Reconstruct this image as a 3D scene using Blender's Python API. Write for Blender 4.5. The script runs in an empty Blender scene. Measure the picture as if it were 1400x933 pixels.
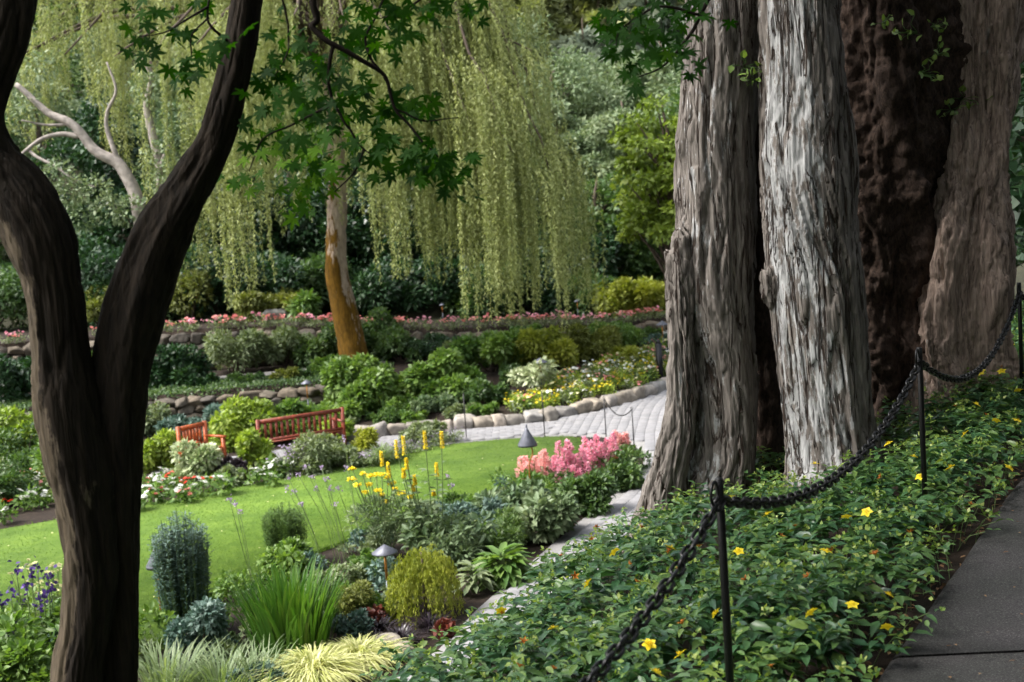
import bpy, math
import numpy as np
from mathutils import Vector, Matrix

S = bpy.context.scene
COL = S.collection
PI = math.pi
rng = np.random.default_rng(11)

# ------------------------------------------------------------------ camera
FPX = 1700.0                       # focal length in pixels of a 1400 px wide picture
CAM = np.array([0.0, 0.0, 4.5])
PITCH, ROLL = math.radians(5.6), math.radians(-4.0)
cam_d = bpy.data.cameras.new('camera')
cam = bpy.data.objects.new('camera', cam_d)
COL.objects.link(cam)
cam_d.sensor_width = 36.0
cam_d.lens = FPX / 1400.0 * 36.0
cam_d.clip_end = 600.0
cam_d.clip_start = 0.05
cam.matrix_world = (Matrix.Translation(Vector(CAM)) @ Matrix.Rotation(PI / 2 - PITCH, 4, 'X')
                    @ Matrix.Rotation(ROLL, 4, 'Z'))
cam_d.dof.use_dof = True
cam_d.dof.focus_distance = 7.2
cam_d.dof.aperture_fstop = 3.6
S.camera = cam

# ------------------------------------------------------------------ sky, sun, exposure
SUN_AZ, SUN_EL = math.radians(-104), math.radians(52)   # azimuth from +Y towards +X: light comes from the open garden side
w = bpy.data.worlds.new('World'); S.world = w; w.use_nodes = True
nt = w.node_tree; nt.nodes.clear()
sky = nt.nodes.new('ShaderNodeTexSky'); sky.sky_type = 'NISHITA'; sky.sun_disc = False
sky.sun_elevation = SUN_EL; sky.sun_rotation = SUN_AZ
sky.air_density = 1.6; sky.dust_density = 4.0; sky.ozone_density = 1.0
hs = nt.nodes.new('ShaderNodeHueSaturation'); hs.inputs['Saturation'].default_value = 0.34
bg = nt.nodes.new('ShaderNodeBackground'); bg.inputs['Strength'].default_value = 0.09
wo = nt.nodes.new('ShaderNodeOutputWorld')
nt.links.new(sky.outputs[0], hs.inputs['Color']); nt.links.new(hs.outputs[0], bg.inputs[0]); nt.links.new(bg.outputs[0], wo.inputs[0])
sl = bpy.data.lights.new('sun', 'SUN'); sl.energy = 1.5; sl.angle = math.radians(20); sl.color = (1.0, 0.96, 0.9)
so = bpy.data.objects.new('sun', sl); COL.objects.link(so)
sd = Vector((math.sin(SUN_AZ) * math.cos(SUN_EL), math.cos(SUN_AZ) * math.cos(SUN_EL), math.sin(SUN_EL)))
so.rotation_euler = sd.to_track_quat('Z', 'Y').to_euler()
S.view_settings.view_transform = 'Standard'; S.view_settings.look = 'None'
S.view_settings.gamma = 1.0; S.view_settings.use_curve_mapping = False
S.view_settings.exposure = 2.18
S.render.engine = 'CYCLES'
S.cycles.use_denoising = True
S.cycles.max_bounces = 6; S.cycles.diffuse_bounces = 3; S.cycles.glossy_bounces = 2
S.cycles.transmission_bounces = 3; S.cycles.transparent_max_bounces = 4
S.cycles.use_adaptive_sampling = True; S.cycles.adaptive_threshold = 0.02

# ------------------------------------------------------------------ survey helpers
_R = np.array(cam.matrix_world.to_3x3())
def at(px, py, y):
    """surveyed point: sight line through a photo pixel, y metres ahead"""
    d = _R @ np.array([(px - 700) / FPX, -(py - 466.5) / FPX, -1.0])
    return CAM + d * (y / d[1])
def sm(a, b, x):
    t = np.clip((x - a) / (b - a), 0, 1); return t * t * (3 - 2 * t)

# ------------------------------------------------------------------ noise
_perm = np.random.default_rng(3).permutation(256).astype(np.int64); _perm = np.concatenate([_perm, _perm, _perm])
_gr = np.random.default_rng(4).normal(size=(256, 3)); _gr /= np.linalg.norm(_gr, axis=1)[:, None]
def noise3(P):
    P = np.asarray(P, float); i = np.floor(P).astype(np.int64); f = P - i; i &= 255
    u = f * f * f * (f * (f * 6 - 15) + 10); out = 0
    for dx in (0, 1):
        for dy in (0, 1):
            for dz in (0, 1):
                h = _perm[_perm[_perm[(i[..., 0] + dx) & 255] + ((i[..., 1] + dy) & 255)] + ((i[..., 2] + dz) & 255)]
                g = _gr[h]
                d = g[..., 0] * (f[..., 0] - dx) + g[..., 1] * (f[..., 1] - dy) + g[..., 2] * (f[..., 2] - dz)
                out = out + d * np.where(dx, u[..., 0], 1 - u[..., 0]) * np.where(dy, u[..., 1], 1 - u[..., 1]) * np.where(dz, u[..., 2], 1 - u[..., 2])
    return out * 1.5
def fbm(P, o=3):
    P = np.asarray(P, float); r = 0; a = 1.0
    for k in range(o):
        r = r + a * noise3(P * 2 ** k + 17.3 * k); a *= .5
    return r

# ------------------------------------------------------------------ mesh building
class Geo:
    def __init__(s): s.V = []; s.F = []; s.T = []; s.n = 0; s.M = []
    def add(s, V, F, tint=0.5, mi=0):
        V = np.asarray(V, float).reshape(-1, 3)
        if len(V) == 0: return s
        fl = F if isinstance(F, list) else [F]
        for f in fl:
            f = np.asarray(f, np.int64)
            if len(f): s.F.append(f + s.n); s.M.append(np.full(len(f), mi))
        s.V.append(V); s.T.append(np.broadcast_to(np.asarray(tint, float), (len(V),))); s.n += len(V)
        return s
    def mesh(s, name, mats, smooth=False):
        me = bpy.data.meshes.new(name)
        V = np.concatenate(s.V).astype(np.float32)
        me.vertices.add(len(V)); me.vertices.foreach_set('co', V.ravel())
        loops = np.concatenate([f.ravel() for f in s.F]).astype(np.int32)
        tot = np.concatenate([np.full(len(f), f.shape[1]) for f in s.F]).astype(np.int32)
        st = np.concatenate([[0], np.cumsum(tot)[:-1]]).astype(np.int32)
        me.loops.add(len(loops)); me.loops.foreach_set('vertex_index', loops)
        me.polygons.add(len(tot)); me.polygons.foreach_set('loop_start', st)
        me.polygons.foreach_set('material_index', np.concatenate(s.M).astype(np.int32))
        if smooth: me.polygons.foreach_set('use_smooth', np.ones(len(tot), bool))
        a = me.attributes.new('tint', 'FLOAT', 'POINT'); a.data.foreach_set('value', np.concatenate(s.T).astype(np.float32))
        for m in (mats if isinstance(mats, (list, tuple)) else [mats]): me.materials.append(m)
        me.update(calc_edges=True); me.validate()
        return me
    def build(s, name, mats, parent=None, smooth=False, loc=None):
        return link(name, s.mesh(name, mats, smooth), parent, loc)
def link(name, me, parent=None, loc=None, rot=None, scale=None):
    o = bpy.data.objects.new(name, me); COL.objects.link(o)
    if parent is not None: o.parent = parent
    if loc is not None: o.location = loc
    if rot is not None: o.rotation_euler = rot
    if scale is not None: o.scale = scale if hasattr(scale, '__len__') else (scale,) * 3
    return o
def tag(o, label=None, cat=None, group=None, kind=None):
    if label: o['label'] = label
    if cat: o['category'] = cat
    if group: o['group'] = group
    if kind: o['kind'] = kind
    return o
def thing(name, label, cat, loc=(0, 0, 0), rz=0.0, group=None):
    o = bpy.data.objects.new(name, None); COL.objects.link(o)
    o.empty_display_size = .1
    o.location = loc; o.rotation_euler = (0, 0, rz)
    return tag(o, label, cat, group)
def dup(root, loc, rz=0.0, scale=1.0, label=None, group=None):
    def cp(o, par):
        c = o.copy(); COL.objects.link(c); c.parent = par
        for ch in list(o.children): cp(ch, c)
        return c
    r = cp(root, None); r.location = loc; r.rotation_euler = (0, 0, rz)
    r.scale = scale if hasattr(scale, '__len__') else (scale,) * 3
    if label: r['label'] = label
    if group: r['group'] = group
    return r
def nrm(v):
    v = np.asarray(v, float); return v / np.maximum(np.linalg.norm(v, axis=-1, keepdims=True), 1e-9)
def spline(P, n):
    P = np.asarray(P, float); m = len(P)
    Q = np.vstack([2 * P[0] - P[1], P, 2 * P[-1] - P[-2]])
    t = np.linspace(0, m - 1, n); i = np.minimum(t.astype(int), m - 2); f = (t - i)[:, None]
    p0, p1, p2, p3 = Q[i], Q[i + 1], Q[i + 2], Q[i + 3]
    return .5 * (2 * p1 + (p2 - p0) * f + (2 * p0 - 5 * p1 + 4 * p2 - p3) * f ** 2 + (3 * p1 - p0 - 3 * p2 + p3) * f ** 3)
def frames(P):
    T = nrm(np.gradient(P, axis=0)); up = np.array([0.013, 1.0, 0.07])
    X = [nrm(np.cross(up, T[0]) if abs(T[0] @ up) < .95 else np.cross([1, 0, .1], T[0]))]
    for k in range(1, len(P)):
        x = X[-1] - (X[-1] @ T[k]) * T[k]; X.append(nrm(x))
    X = np.array(X); return T, X, np.cross(T, X)
def tube(P, r, sides=8, disp=None, caps=True):
    P = np.asarray(P, float); n = len(P); r = np.broadcast_to(np.asarray(r, float), (n,))
    T, X, Y = frames(P); a = np.arange(sides) * 2 * PI / sides
    C, Sn = np.cos(a), np.sin(a)
    N = X[:, None] * C[None, :, None] + Y[:, None] * Sn[None, :, None]
    R = np.repeat(r[:, None], sides, 1)
    if disp is not None: R = R + disp(np.broadcast_to(a, (n, sides)), P[:, None] + N * R[..., None], R)
    V = (P[:, None] + N * R[..., None]).reshape(-1, 3)
    i = np.arange(n - 1)[:, None] * sides; j = np.arange(sides)[None]; j2 = (j + 1) % sides
    F = np.stack([i + j, i + j2, i + sides + j2, i + sides + j], -1).reshape(-1, 4)
    fl = [F]
    if caps: fl += [np.arange(sides)[None, ::-1], (np.arange(sides) + (n - 1) * sides)[None]]
    return V, fl
def lathe(prof, sides=16, z0=0):
    prof = np.asarray(prof, float); n = len(prof); a = np.arange(sides) * 2 * PI / sides
    V = np.stack([prof[:, None, 0] * np.cos(a), prof[:, None, 0] * np.sin(a), np.repeat(prof[:, 1:2] + z0, sides, 1)], -1).reshape(-1, 3)
    i = np.arange(n - 1)[:, None] * sides; j = np.arange(sides)[None]; j2 = (j + 1) % sides
    return V, [np.stack([i + j, i + j2, i + sides + j2, i + sides + j], -1).reshape(-1, 4)]
def box(c, s, bev=0.0):
    c = np.asarray(c, float); h = np.asarray(s, float) / 2
    V = np.array([[x, y, z] for x in (-1, 1) for y in (-1, 1) for z in (-1, 1)], float) * h + c
    F = np.array([[0, 1, 3, 2], [4, 6, 7, 5], [0, 4, 5, 1], [2, 3, 7, 6], [0, 2, 6, 4], [1, 5, 7, 3]])
    return V, [F]
def rock_mesh(seed, mat, n=16, amp=.22, flat=1.0):
    """a broken, squared stone of unit size: a block chipped by random planes"""
    r_ = np.random.default_rng(seed + 100)
    a, b = np.meshgrid(np.linspace(0, PI, n), np.linspace(0, 2 * PI, 2 * n, endpoint=False), indexing='ij')
    D = np.stack([np.sin(a) * np.cos(b), np.sin(a) * np.sin(b), np.cos(a)], -1).reshape(-1, 3)
    pn = nrm(np.vstack([[[1, 0, 0], [-1, 0, 0], [0, 1, 0], [0, -1, 0], [0, 0, 1], [0, 0, -1]] + r_.normal(size=(6, 3)) * (.05 + amp * .35), r_.normal(size=(9, 3))])); pd = np.concatenate([.5 * (1 - amp * .5 * r_.random(6)), .5 * r_.uniform(.88, 1.25, 9)])
    dp = D @ pn.T; r = np.min(np.where(dp > .05, pd[None] / np.maximum(dp, .05), 9), axis=1)
    V = D * np.minimum(r, .80)[:, None] * (1 + .05 * fbm(D * 3 + seed * 9.1, 3)[:, None]); V[:, 2] *= flat
    m = 2 * n; i = np.arange(n - 1)[:, None] * m; j = np.arange(m)[None]; j2 = (j + 1) % m
    F = np.stack([i + j, i + m + j, i + m + j2, i + j2], -1).reshape(-1, 4)
    return Geo().add(V, F, r_.random()).mesh('stone', mat, False)

# leaf outlines: x along the leaf, y across, z out of its face
RH = (np.array([[0, 0, 0], [.45, .5, .07], [1, 0, -.06], [.45, -.5, .07]]), [np.array([[0, 1, 2, 3]])])
LF = (np.array([[0, 0, 0], [.33, 0, -.03], [.68, 0, -.05], [1, 0, -.16], [.3, .46, .06], [.68, .36, .03], [.3, -.46, .06], [.68, -.36, .03]]),
      [np.array([[1, 2, 5, 4], [1, 6, 7, 2]]), np.array([[0, 1, 4], [0, 6, 1], [2, 3, 5], [2, 7, 3]])])
BL = (np.array([[0, -.5, 0], [0, .5, 0], [.4, -.45, .12], [.4, .45, .12], [.75, -.3, .06], [.75, .3, .06], [1, 0, -.12]]),
      [np.array([[0, 2, 3, 1], [2, 4, 5, 3]]), np.array([[4, 6, 5]])])
ST = (np.array([[0, -.5, 0], [0, .5, 0], [.3, -.5, .10], [.3, .5, .10], [.6, -.42, .08], [.6, .42, .08], [.85, -.25, -.06], [.85, .25, -.06], [1, 0, -.24]]),
      [np.array([[0, 2, 3, 1], [2, 4, 5, 3], [4, 6, 7, 5]]), np.array([[6, 8, 7]])])   # arching strap
T1 = (np.array([[0, -.3, 0], [.38, .62, .05], [1, -.12, -.05]]), [np.array([[0, 2, 1]])])   # far leaf: one face
TR = (np.array([[0, -.5, 0], [0, .5, 0], [1, 0, .0]]), [np.array([[0, 2, 1]])])
def maple_outline(lobes=7, seed=0):
    r_ = np.random.default_rng(seed); ang = np.radians(np.array([-138, -92, -46, 0, 46, 92, 138.])); ln = np.array([.42, .72, .93, 1.0, .93, .72, .42]) * (1 + .06 * r_.normal(size=7))
    pts = [(-.02, -.05)]
    for k in range(7):
        a, L = ang[k], ln[k]; d = np.array([math.cos(a), math.sin(a)]); t = np.array([-d[1], d[0]])
        w_ = .12 * L + .03
        if k: pts.append(((np.cos((ang[k] + ang[k - 1]) / 2)) * .34, (np.sin((ang[k] + ang[k - 1]) / 2)) * .34))
        pts += [tuple(d * L * .52 - t * w_), tuple(d * L * .72 - t * w_ * .75), tuple(d * L), tuple(d * L * .72 + t * w_ * .75), tuple(d * L * .52 + t * w_)]
    pts.append((-.02, .05))
    P = np.array(pts); rr = np.linalg.norm(P, axis=1)
    z = -.16 * rr ** 2 + .03 * r_.normal(size=len(P)) * rr
    V = np.column_stack([P, z]); V = np.vstack([V, [0.03, 0, .01]]); c = len(V) - 1; n = c
    F = np.array([[c, i, (i + 1)] for i in range(n - 1)])
    V[:, 0] += .3; return V * .72, [F]
def scatter(tp, pos, d, n, L, W):
    V0, F0 = tp; pos = np.asarray(pos, float); N = len(pos); m = len(V0)
    x = nrm(d); n = np.asarray(n, float); z = nrm(n - np.sum(n * x, 1, keepdims=True) * x + 1e-5); y = np.cross(z, x)
    L = np.broadcast_to(np.asarray(L, float), (N,))[:, None, None]; W = np.broadcast_to(np.asarray(W, float), (N,))[:, None, None]
    V = pos[:, None] + x[:, None] * V0[None, :, 0:1] * L + y[:, None] * V0[None, :, 1:2] * W + z[:, None] * V0[None, :, 2:3] * L
    off = (np.arange(N) * m)[:, None, None]
    return V.reshape(-1, 3), [(f[None] + off).reshape(-1, f.shape[1]) for f in F0]
def rs(n, up=0.0):
    d = rng.normal(size=(n, 3)); d = nrm(d); d[:, 2] += up; return nrm(d)
def leaves(g, tp, pos, d, n, L, W, tint, mi=0):
    V, F = scatter(tp, pos, d, n, L, W)
    g.add(V, F, np.repeat(np.broadcast_to(tint, (len(pos),)), len(tp[0])), mi)
def blobs(g, C, R, n, L, asp=.5, tp=RH, droop=.25, up=.35, tint0=.5, var=.28, sq=1.0, fill=.5, mi=0):
    """n leaves spread through the outer part of leaf clumps with centres C and radii R"""
    C = np.asarray(C, float); R = np.asarray(R, float); p = R ** 2 / np.sum(R ** 2)
    k = rng.choice(len(C), n, p=p); d = rs(n, up)
    rad = R[k] * (fill + (1.08 - fill) * rng.random(n) ** .6)
    pos = C[k] + d * rad[:, None] * np.array([1, 1, sq])
    nn = nrm(d * .5 + np.array([0, 0, .75]) + rng.normal(size=(n, 3)) * .45)
    dd = nrm(d + rng.normal(size=(n, 3)) * .6 + np.array([0, 0, -droop]))
    ct = rng.normal(size=len(C)) * .13
    tint = np.clip(tint0 + ct[k] + rng.normal(size=n) * var * .6, 0, 1)
    s = L * rng.uniform(.65, 1.25, n)
    leaves(g, tp, pos, dd, nn, s, s * asp, tint, mi)

# ------------------------------------------------------------------ materials
def newmat(name):
    m = bpy.data.materials.new(name); m.use_nodes = True; t = m.node_tree; t.nodes.clear()
    o = t.nodes.new('ShaderNodeOutputMaterial'); return m, t, o
def N(t, k, **kw):
    n = t.nodes.new('ShaderNode' + k)
    for a, b in kw.items(): setattr(n, a, b)
    return n
def ramp(t, cols, fac=None):
    r = N(t, 'ValToRGB'); e = r.color_ramp.elements
    while len(e) < len(cols): e.new(0.5)
    for k, (p, c) in enumerate(cols): e[k].position = p; e[k].color = (*c, 1)
    if fac is not None: t.links.new(fac, r.inputs[0])
    return r
def leafmat(name, cols, rough=.45, transl=.3, tcol=None, spec=.4):
    m, t, o = newmat(name)
    a = N(t, 'Attribute', attribute_name='tint')
    if not isinstance(cols[0][0], (int, float)) or len(cols[0]) == 3: cols = [(i / (len(cols) - 1), c) for i, c in enumerate(cols)]
    r = ramp(t, cols, a.outputs['Fac'])
    b = N(t, 'BsdfPrincipled'); b.inputs['Roughness'].default_value = rough; b.inputs['Specular IOR Level'].default_value = spec
    t.links.new(r.outputs[0], b.inputs['Base Color'])
    tr = N(t, 'BsdfTranslucent'); mx = N(t, 'MixShader'); mx.inputs[0].default_value = transl
    mul = N(t, 'MixRGB', blend_type='MULTIPLY'); mul.inputs[0].default_value = 1; mul.inputs[2].default_value = (*(tcol or (1.35, 1.45, .55)), 1)
    t.links.new(r.outputs[0], mul.inputs[1]); t.links.new(mul.outputs[0], tr.inputs[0])
    t.links.new(b.outputs[0], mx.inputs[1]); t.links.new(tr.outputs[0], mx.inputs[2]); t.links.new(mx.outputs[0], o.inputs[0])
    return m
def plain(name, col, rough=.6, metal=0.0, nscale=30, var=.25, bump=.0, spec=.5):
    m, t, o = newmat(name); tc = N(t, 'TexCoord'); no = N(t, 'TexNoise'); no.inputs['Scale'].default_value = nscale; no.inputs['Detail'].default_value = 5
    t.links.new(tc.outputs['Object'], no.inputs['Vector'])
    c = np.array(col); r = ramp(t, [(.3, tuple(c * (1 - var))), (.7, tuple(np.minimum(c * (1 + var), 1)))], no.outputs['Fac'])
    b = N(t, 'BsdfPrincipled'); b.inputs['Roughness'].default_value = rough; b.inputs['Metallic'].default_value = metal; b.inputs['Specular IOR Level'].default_value = spec
    t.links.new(r.outputs[0], b.inputs['Base Color'])
    if bump:
        bp = N(t, 'Bump'); bp.inputs['Strength'].default_value = bump; bp.inputs['Distance'].default_value = .01
        t.links.new(no.outputs['Fac'], bp.inputs['Height']); t.links.new(bp.outputs[0], b.inputs['Normal'])
    t.links.new(b.outputs[0], o.inputs[0]); return m
def barkmat(name, c_lo, c_hi, c_patch, patch=.55, zs=.18, sc=14, bump=.6, moss=None, psc=5.0, crack=0):
    """fibrous bark: streaks along the stem, lichen, flaked or lit-side patches of colour c_patch"""
    m, t, o = newmat(name); tc = N(t, 'TexCoord'); mp = N(t, 'Mapping'); mp.inputs['Scale'].default_value = (1, 1, zs)
    t.links.new(tc.outputs['Object'], mp.inputs[0])
    n1 = N(t, 'TexNoise'); n1.inputs['Scale'].default_value = sc; n1.inputs['Detail'].default_value = 8; n1.inputs['Roughness'].default_value = .65
    t.links.new(mp.outputs[0], n1.inputs['Vector'])
    mp3 = N(t, 'Mapping'); mp3.inputs['Scale'].default_value = (1, 1, zs * .7); t.links.new(tc.outputs['Object'], mp3.inputs[0])
    n3 = N(t, 'TexNoise'); n3.inputs['Scale'].default_value = sc * 3.4; n3.inputs['Detail'].default_value = 6; n3.inputs['Distortion'].default_value = .6; t.links.new(mp3.outputs[0], n3.inputs['Vector'])
    av = N(t, 'Math', operation='MULTIPLY_ADD'); av.inputs[1].default_value = .55; t.links.new(n3.outputs['Fac'], av.inputs[0])
    hv = N(t, 'Math', operation='MULTIPLY'); hv.inputs[1].default_value = .45; t.links.new(n1.outputs['Fac'], hv.inputs[0]); t.links.new(hv.outputs[0], av.inputs[2])
    r1 = ramp(t, [(.34, c_lo), (.64, c_hi)], av.outputs[0])
    mp2 = N(t, 'Mapping'); mp2.inputs['Scale'].default_value = (1, 1, .3); t.links.new(tc.outputs['Object'], mp2.inputs[0])
    n2 = N(t, 'TexNoise'); n2.inputs['Scale'].default_value = psc; n2.inputs['Detail'].default_value = 9; n2.inputs['Roughness'].default_value = .72
    t.links.new(mp2.outputs[0], n2.inputs['Vector'])
    fac = n2.outputs['Fac']
    at_ = N(t, 'Attribute', attribute_name='tint')          # how thickly lichen, moss or, on the maple, painted light covers this stretch
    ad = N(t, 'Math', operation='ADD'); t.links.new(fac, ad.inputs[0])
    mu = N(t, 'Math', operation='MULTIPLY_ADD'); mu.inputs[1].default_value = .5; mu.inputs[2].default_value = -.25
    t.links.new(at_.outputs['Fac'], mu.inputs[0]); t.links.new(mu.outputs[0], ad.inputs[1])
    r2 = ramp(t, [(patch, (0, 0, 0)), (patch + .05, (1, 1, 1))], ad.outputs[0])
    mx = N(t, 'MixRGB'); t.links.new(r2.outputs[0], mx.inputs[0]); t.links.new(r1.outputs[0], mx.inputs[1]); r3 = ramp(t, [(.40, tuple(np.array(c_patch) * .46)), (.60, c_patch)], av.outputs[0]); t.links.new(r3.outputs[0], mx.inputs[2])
    col = mx.outputs[0]; hgt = av.outputs[0]
    if crack:                                   # thin splits that show the dark red inner bark
        mp4 = N(t, 'Mapping'); mp4.inputs['Scale'].default_value = (1, 1, .055); t.links.new(tc.outputs['Object'], mp4.inputs[0])
        n4 = N(t, 'TexNoise'); n4.inputs['Scale'].default_value = 11; n4.inputs['Detail'].default_value = 5; n4.inputs['Distortion'].default_value = .5; t.links.new(mp4.outputs[0], n4.inputs['Vector'])
        sb = N(t, 'Math', operation='SUBTRACT'); sb.inputs[1].default_value = .5; t.links.new(n4.outputs['Fac'], sb.inputs[0]); ab = N(t, 'Math', operation='ABSOLUTE'); t.links.new(sb.outputs[0], ab.inputs[0])
        rk_ = ramp(t, [(.003, (0, 0, 0)), (.020, (1, 1, 1))], ab.outputs[0]); m5 = N(t, 'MixRGB'); t.links.new(rk_.outputs[0], m5.inputs[0]); m5.inputs[1].default_value = (.045, .030, .023, 1); t.links.new(col, m5.inputs[2]); col = m5.outputs[0]
        ad2 = N(t, 'Math', operation='MULTIPLY_ADD'); ad2.inputs[1].default_value = 1.2; t.links.new(rk_.outputs[0], ad2.inputs[0]); t.links.new(hgt, ad2.inputs[2]); hgt = ad2.outputs[0]
    b = N(t, 'BsdfPrincipled'); b.inputs['Roughness'].default_value = .9; b.inputs['Specular IOR Level'].default_value = .2
    t.links.new(col, b.inputs['Base Color'])
    bp = N(t, 'Bump'); bp.inputs['Strength'].default_value = bump; bp.inputs['Distance'].default_value = .02
    t.links.new(hgt, bp.inputs['Height']); t.links.new(bp.outputs[0], b.inputs['Normal'])
    t.links.new(b.outputs[0], o.inputs[0]); return m
def groundmat(name, cols, scale, bump=.5, rough=.95, dist=.03, s2=None, detail=8):
    m, t, o = newmat(name); tc = N(t, 'TexCoord'); n1 = N(t, 'TexNoise'); n1.inputs['Scale'].default_value = scale; n1.inputs['Detail'].default_value = detail; n1.inputs['Roughness'].default_value = .7
    t.links.new(tc.outputs['Object'], n1.inputs['Vector']); r = ramp(t, cols, n1.outputs['Fac'])
    c = r.outputs[0]
    if s2:
        n2 = N(t, 'TexNoise'); n2.inputs['Scale'].default_value = s2; n2.inputs['Detail'].default_value = 3; t.links.new(tc.outputs['Object'], n2.inputs['Vector'])
        r2 = ramp(t, [(.28, (.62, .68, .58)), (.72, (1.2, 1.12, 1.1))], n2.outputs['Fac'])
        mu = N(t, 'MixRGB', blend_type='MULTIPLY'); mu.inputs[0].default_value = 1; t.links.new(c, mu.inputs[1]); t.links.new(r2.outputs[0], mu.inputs[2]); c = mu.outputs[0]
    b = N(t, 'BsdfPrincipled'); b.inputs['Roughness'].default_value = rough; b.inputs['Specular IOR Level'].default_value = .25; t.links.new(c, b.inputs['Base Color'])
    bp = N(t, 'Bump'); bp.inputs['Strength'].default_value = bump; bp.inputs['Distance'].default_value = dist
    t.links.new(n1.outputs['Fac'], bp.inputs['Height']); t.links.new(bp.outputs[0], b.inputs['Normal']); t.links.new(b.outputs[0], o.inputs[0]); return m
def tintmat(name, cols, rough=.85, nscale=9, var=.35, bump=.4):
    """per-piece colour (tint) times a weathering noise"""
    m, t, o = newmat(name); oi = N(t, 'ObjectInfo'); a = N(t, 'Attribute', attribute_name='tint'); ad = N(t, 'Math', operation='ADD'); fr = N(t, 'Math', operation='FRACT')
    t.links.new(oi.outputs['Random'], ad.inputs[0]); t.links.new(a.outputs['Fac'], ad.inputs[1]); t.links.new(ad.outputs[0], fr.inputs[0])
    r = ramp(t, [(i / (len(cols) - 1), c) for i, c in enumerate(cols)], fr.outputs[0])
    geo = N(t, 'NewGeometry'); n1 = N(t, 'TexNoise'); n1.inputs['Scale'].default_value = nscale; n1.inputs['Detail'].default_value = 7; t.links.new(geo.outputs['Position'], n1.inputs['Vector'])
    r2 = ramp(t, [(.25, (1 - var,) * 3), (.75, (1 + var * .6,) * 3)], n1.outputs['Fac'])
    mu = N(t, 'MixRGB', blend_type='MULTIPLY'); mu.inputs[0].default_value = 1; t.links.new(r.outputs[0], mu.inputs[1]); t.links.new(r2.outputs[0], mu.inputs[2])
    b = N(t, 'BsdfPrincipled'); b.inputs['Roughness'].default_value = rough; b.inputs['Specular IOR Level'].default_value = .3; t.links.new(mu.outputs[0], b.inputs['Base Color'])
    bp = N(t, 'Bump'); bp.inputs['Strength'].default_value = bump; bp.inputs['Distance'].default_value = .02
    t.links.new(n1.outputs['Fac'], bp.inputs['Height']); t.links.new(bp.outputs[0], b.inputs['Normal']); t.links.new(b.outputs[0], o.inputs[0]); return m

M = {}
M['soil'] = groundmat('soil', [(.3, (.010, .007, .005)), (.7, (.036, .024, .017))], 7, .8)
M['litter'] = groundmat('woodland_floor', [(.3, (.012, .012, .007)), (.55, (.03, .03, .015)), (.75, (.05, .045, .022))], 3, 1.0)
M['asphalt'] = groundmat('asphalt', [(.30, (.016, .016, .018)), (.48, (.040, .040, .043)), (.60, (.062, .062, .065)), (.72, (.15, .15, .15))], 130, .8, .92, .006, s2=2.2, detail=3)
M['lawn'] = groundmat('lawn', [(.25, (.065, .130, .015)), (.55, (.105, .185, .022)), (.8, (.16, .24, .038))], 6, .5, .9, .04, s2=1.1)
M['sand'] = groundmat('joint_sand', [(.3, (.17, .167, .166)), (.7, (.23, .225, .222))], 20, .2)
M['paver'] = tintmat('paver', [(.200, .198, .206), (.222, .218, .226), (.207, .203, .209), (.236, .230, .234)], .8, 5, .2, .12)
M['stone'] = tintmat('wall_stone', [(.20, .185, .165), (.30, .255, .20), (.17, .165, .16), (.36, .31, .26), (.24, .235, .225)], .9, 7, .5, .7)
M['darkstone'] = tintmat('terrace_stone', [(.085, .070, .054), (.14, .112, .082), (.07, .062, .054), (.18, .148, .108)], .9, 9, .6, 1.0)
M['slab'] = tintmat('slab', [(.16, .155, .15), (.22, .21, .205)], .85, 10, .3, .2)
M['iron'] = plain('black_iron', (.006, .006, .007), .38, .3, 40, .3)
M['lampgrey'] = plain('lamp_hood', (.10, .105, .13), .5, .3, 12, .25)
M['copper'] = plain('copper', (.55, .24, .07), .42, .8, 20, .35)
M['lampwhite'] = plain('pale_lamp', (.62, .62, .62), .5, 0, 20, .1)
M['lit_orange_wood'] = plain('bench_lit_orange', (.36, .075, .016), .5, 0, 14, .45)  # bench wood with daylight put into its orange
M['shaded_red_wood'] = plain('bench_shaded_red', (.20, .034, .015), .5, 0, 14, .45)  # the same bench wood with shade put into its colour
M['cedar'] = barkmat('cedar_bark', (.062, .053, .047), (.25, .222, .200), (.50, .50, .50), .60, .16, 13, 1.0, psc=15, crack=1)
M['litpinkbark'] = barkmat('lit_pink_bark', (.075, .052, .041), (.50, .385, .32), (.55, .50, .46), .62, .12, 16, 1.0, psc=15)  # pinkish bark, coloured lighter to stand in for light missing on its trunk
M['burl'] = barkmat('burl_bark', (.009, .006, .005), (.075, .050, .038), (.17, .14, .12), .74, .6, 16, 1.0)
M['maplebark'] = barkmat('maple_bark', (.004, .003, .002), (.024, .017, .011), (.11, .086, .058), .57, .10, 15, 1.0, psc=9)
M['willowbark'] = barkmat('willow_bark', (.20, .15, .115), (.44, .35, .28), (.165, .085, .009), .53, .35, 7, .9, psc=7)
M['twig'] = plain('twig', (.012, .009, .007), .85, 0, 20, .4, spec=.1)
M['greybranch'] = plain('grey_branch', (.27, .235, .21), .8, 0, 8, .4)
M['stem'] = plain('woody_stem', (.07, .05, .035), .85, 0, 15, .4)
M['greenstem'] = plain('green_stem', (.09, .14, .04), .6, 0, 20, .3)
G = leafmat
M['hyper'] = G('groundcover_leaf', [(.018, .060, .030), (.046, .118, .048), (.105, .190, .052), (.22, .30, .065)], .36, .26, spec=.5)
M['bud'] = G('bud', [(.16, .26, .05), (.26, .36, .08), (.40, .45, .15)], .5, .3)
M['yellow'] = G('yellow_petal', [(.72, .50, .012), (.84, .66, .02), (.88, .74, .05)], .5, .3, (1.0, 1.0, .6))
M['spent'] = G('spent_flower', [(.20, .06, .012), (.42, .14, .015), (.55, .24, .02)], .7, .2, (1, 1, 1))
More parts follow.
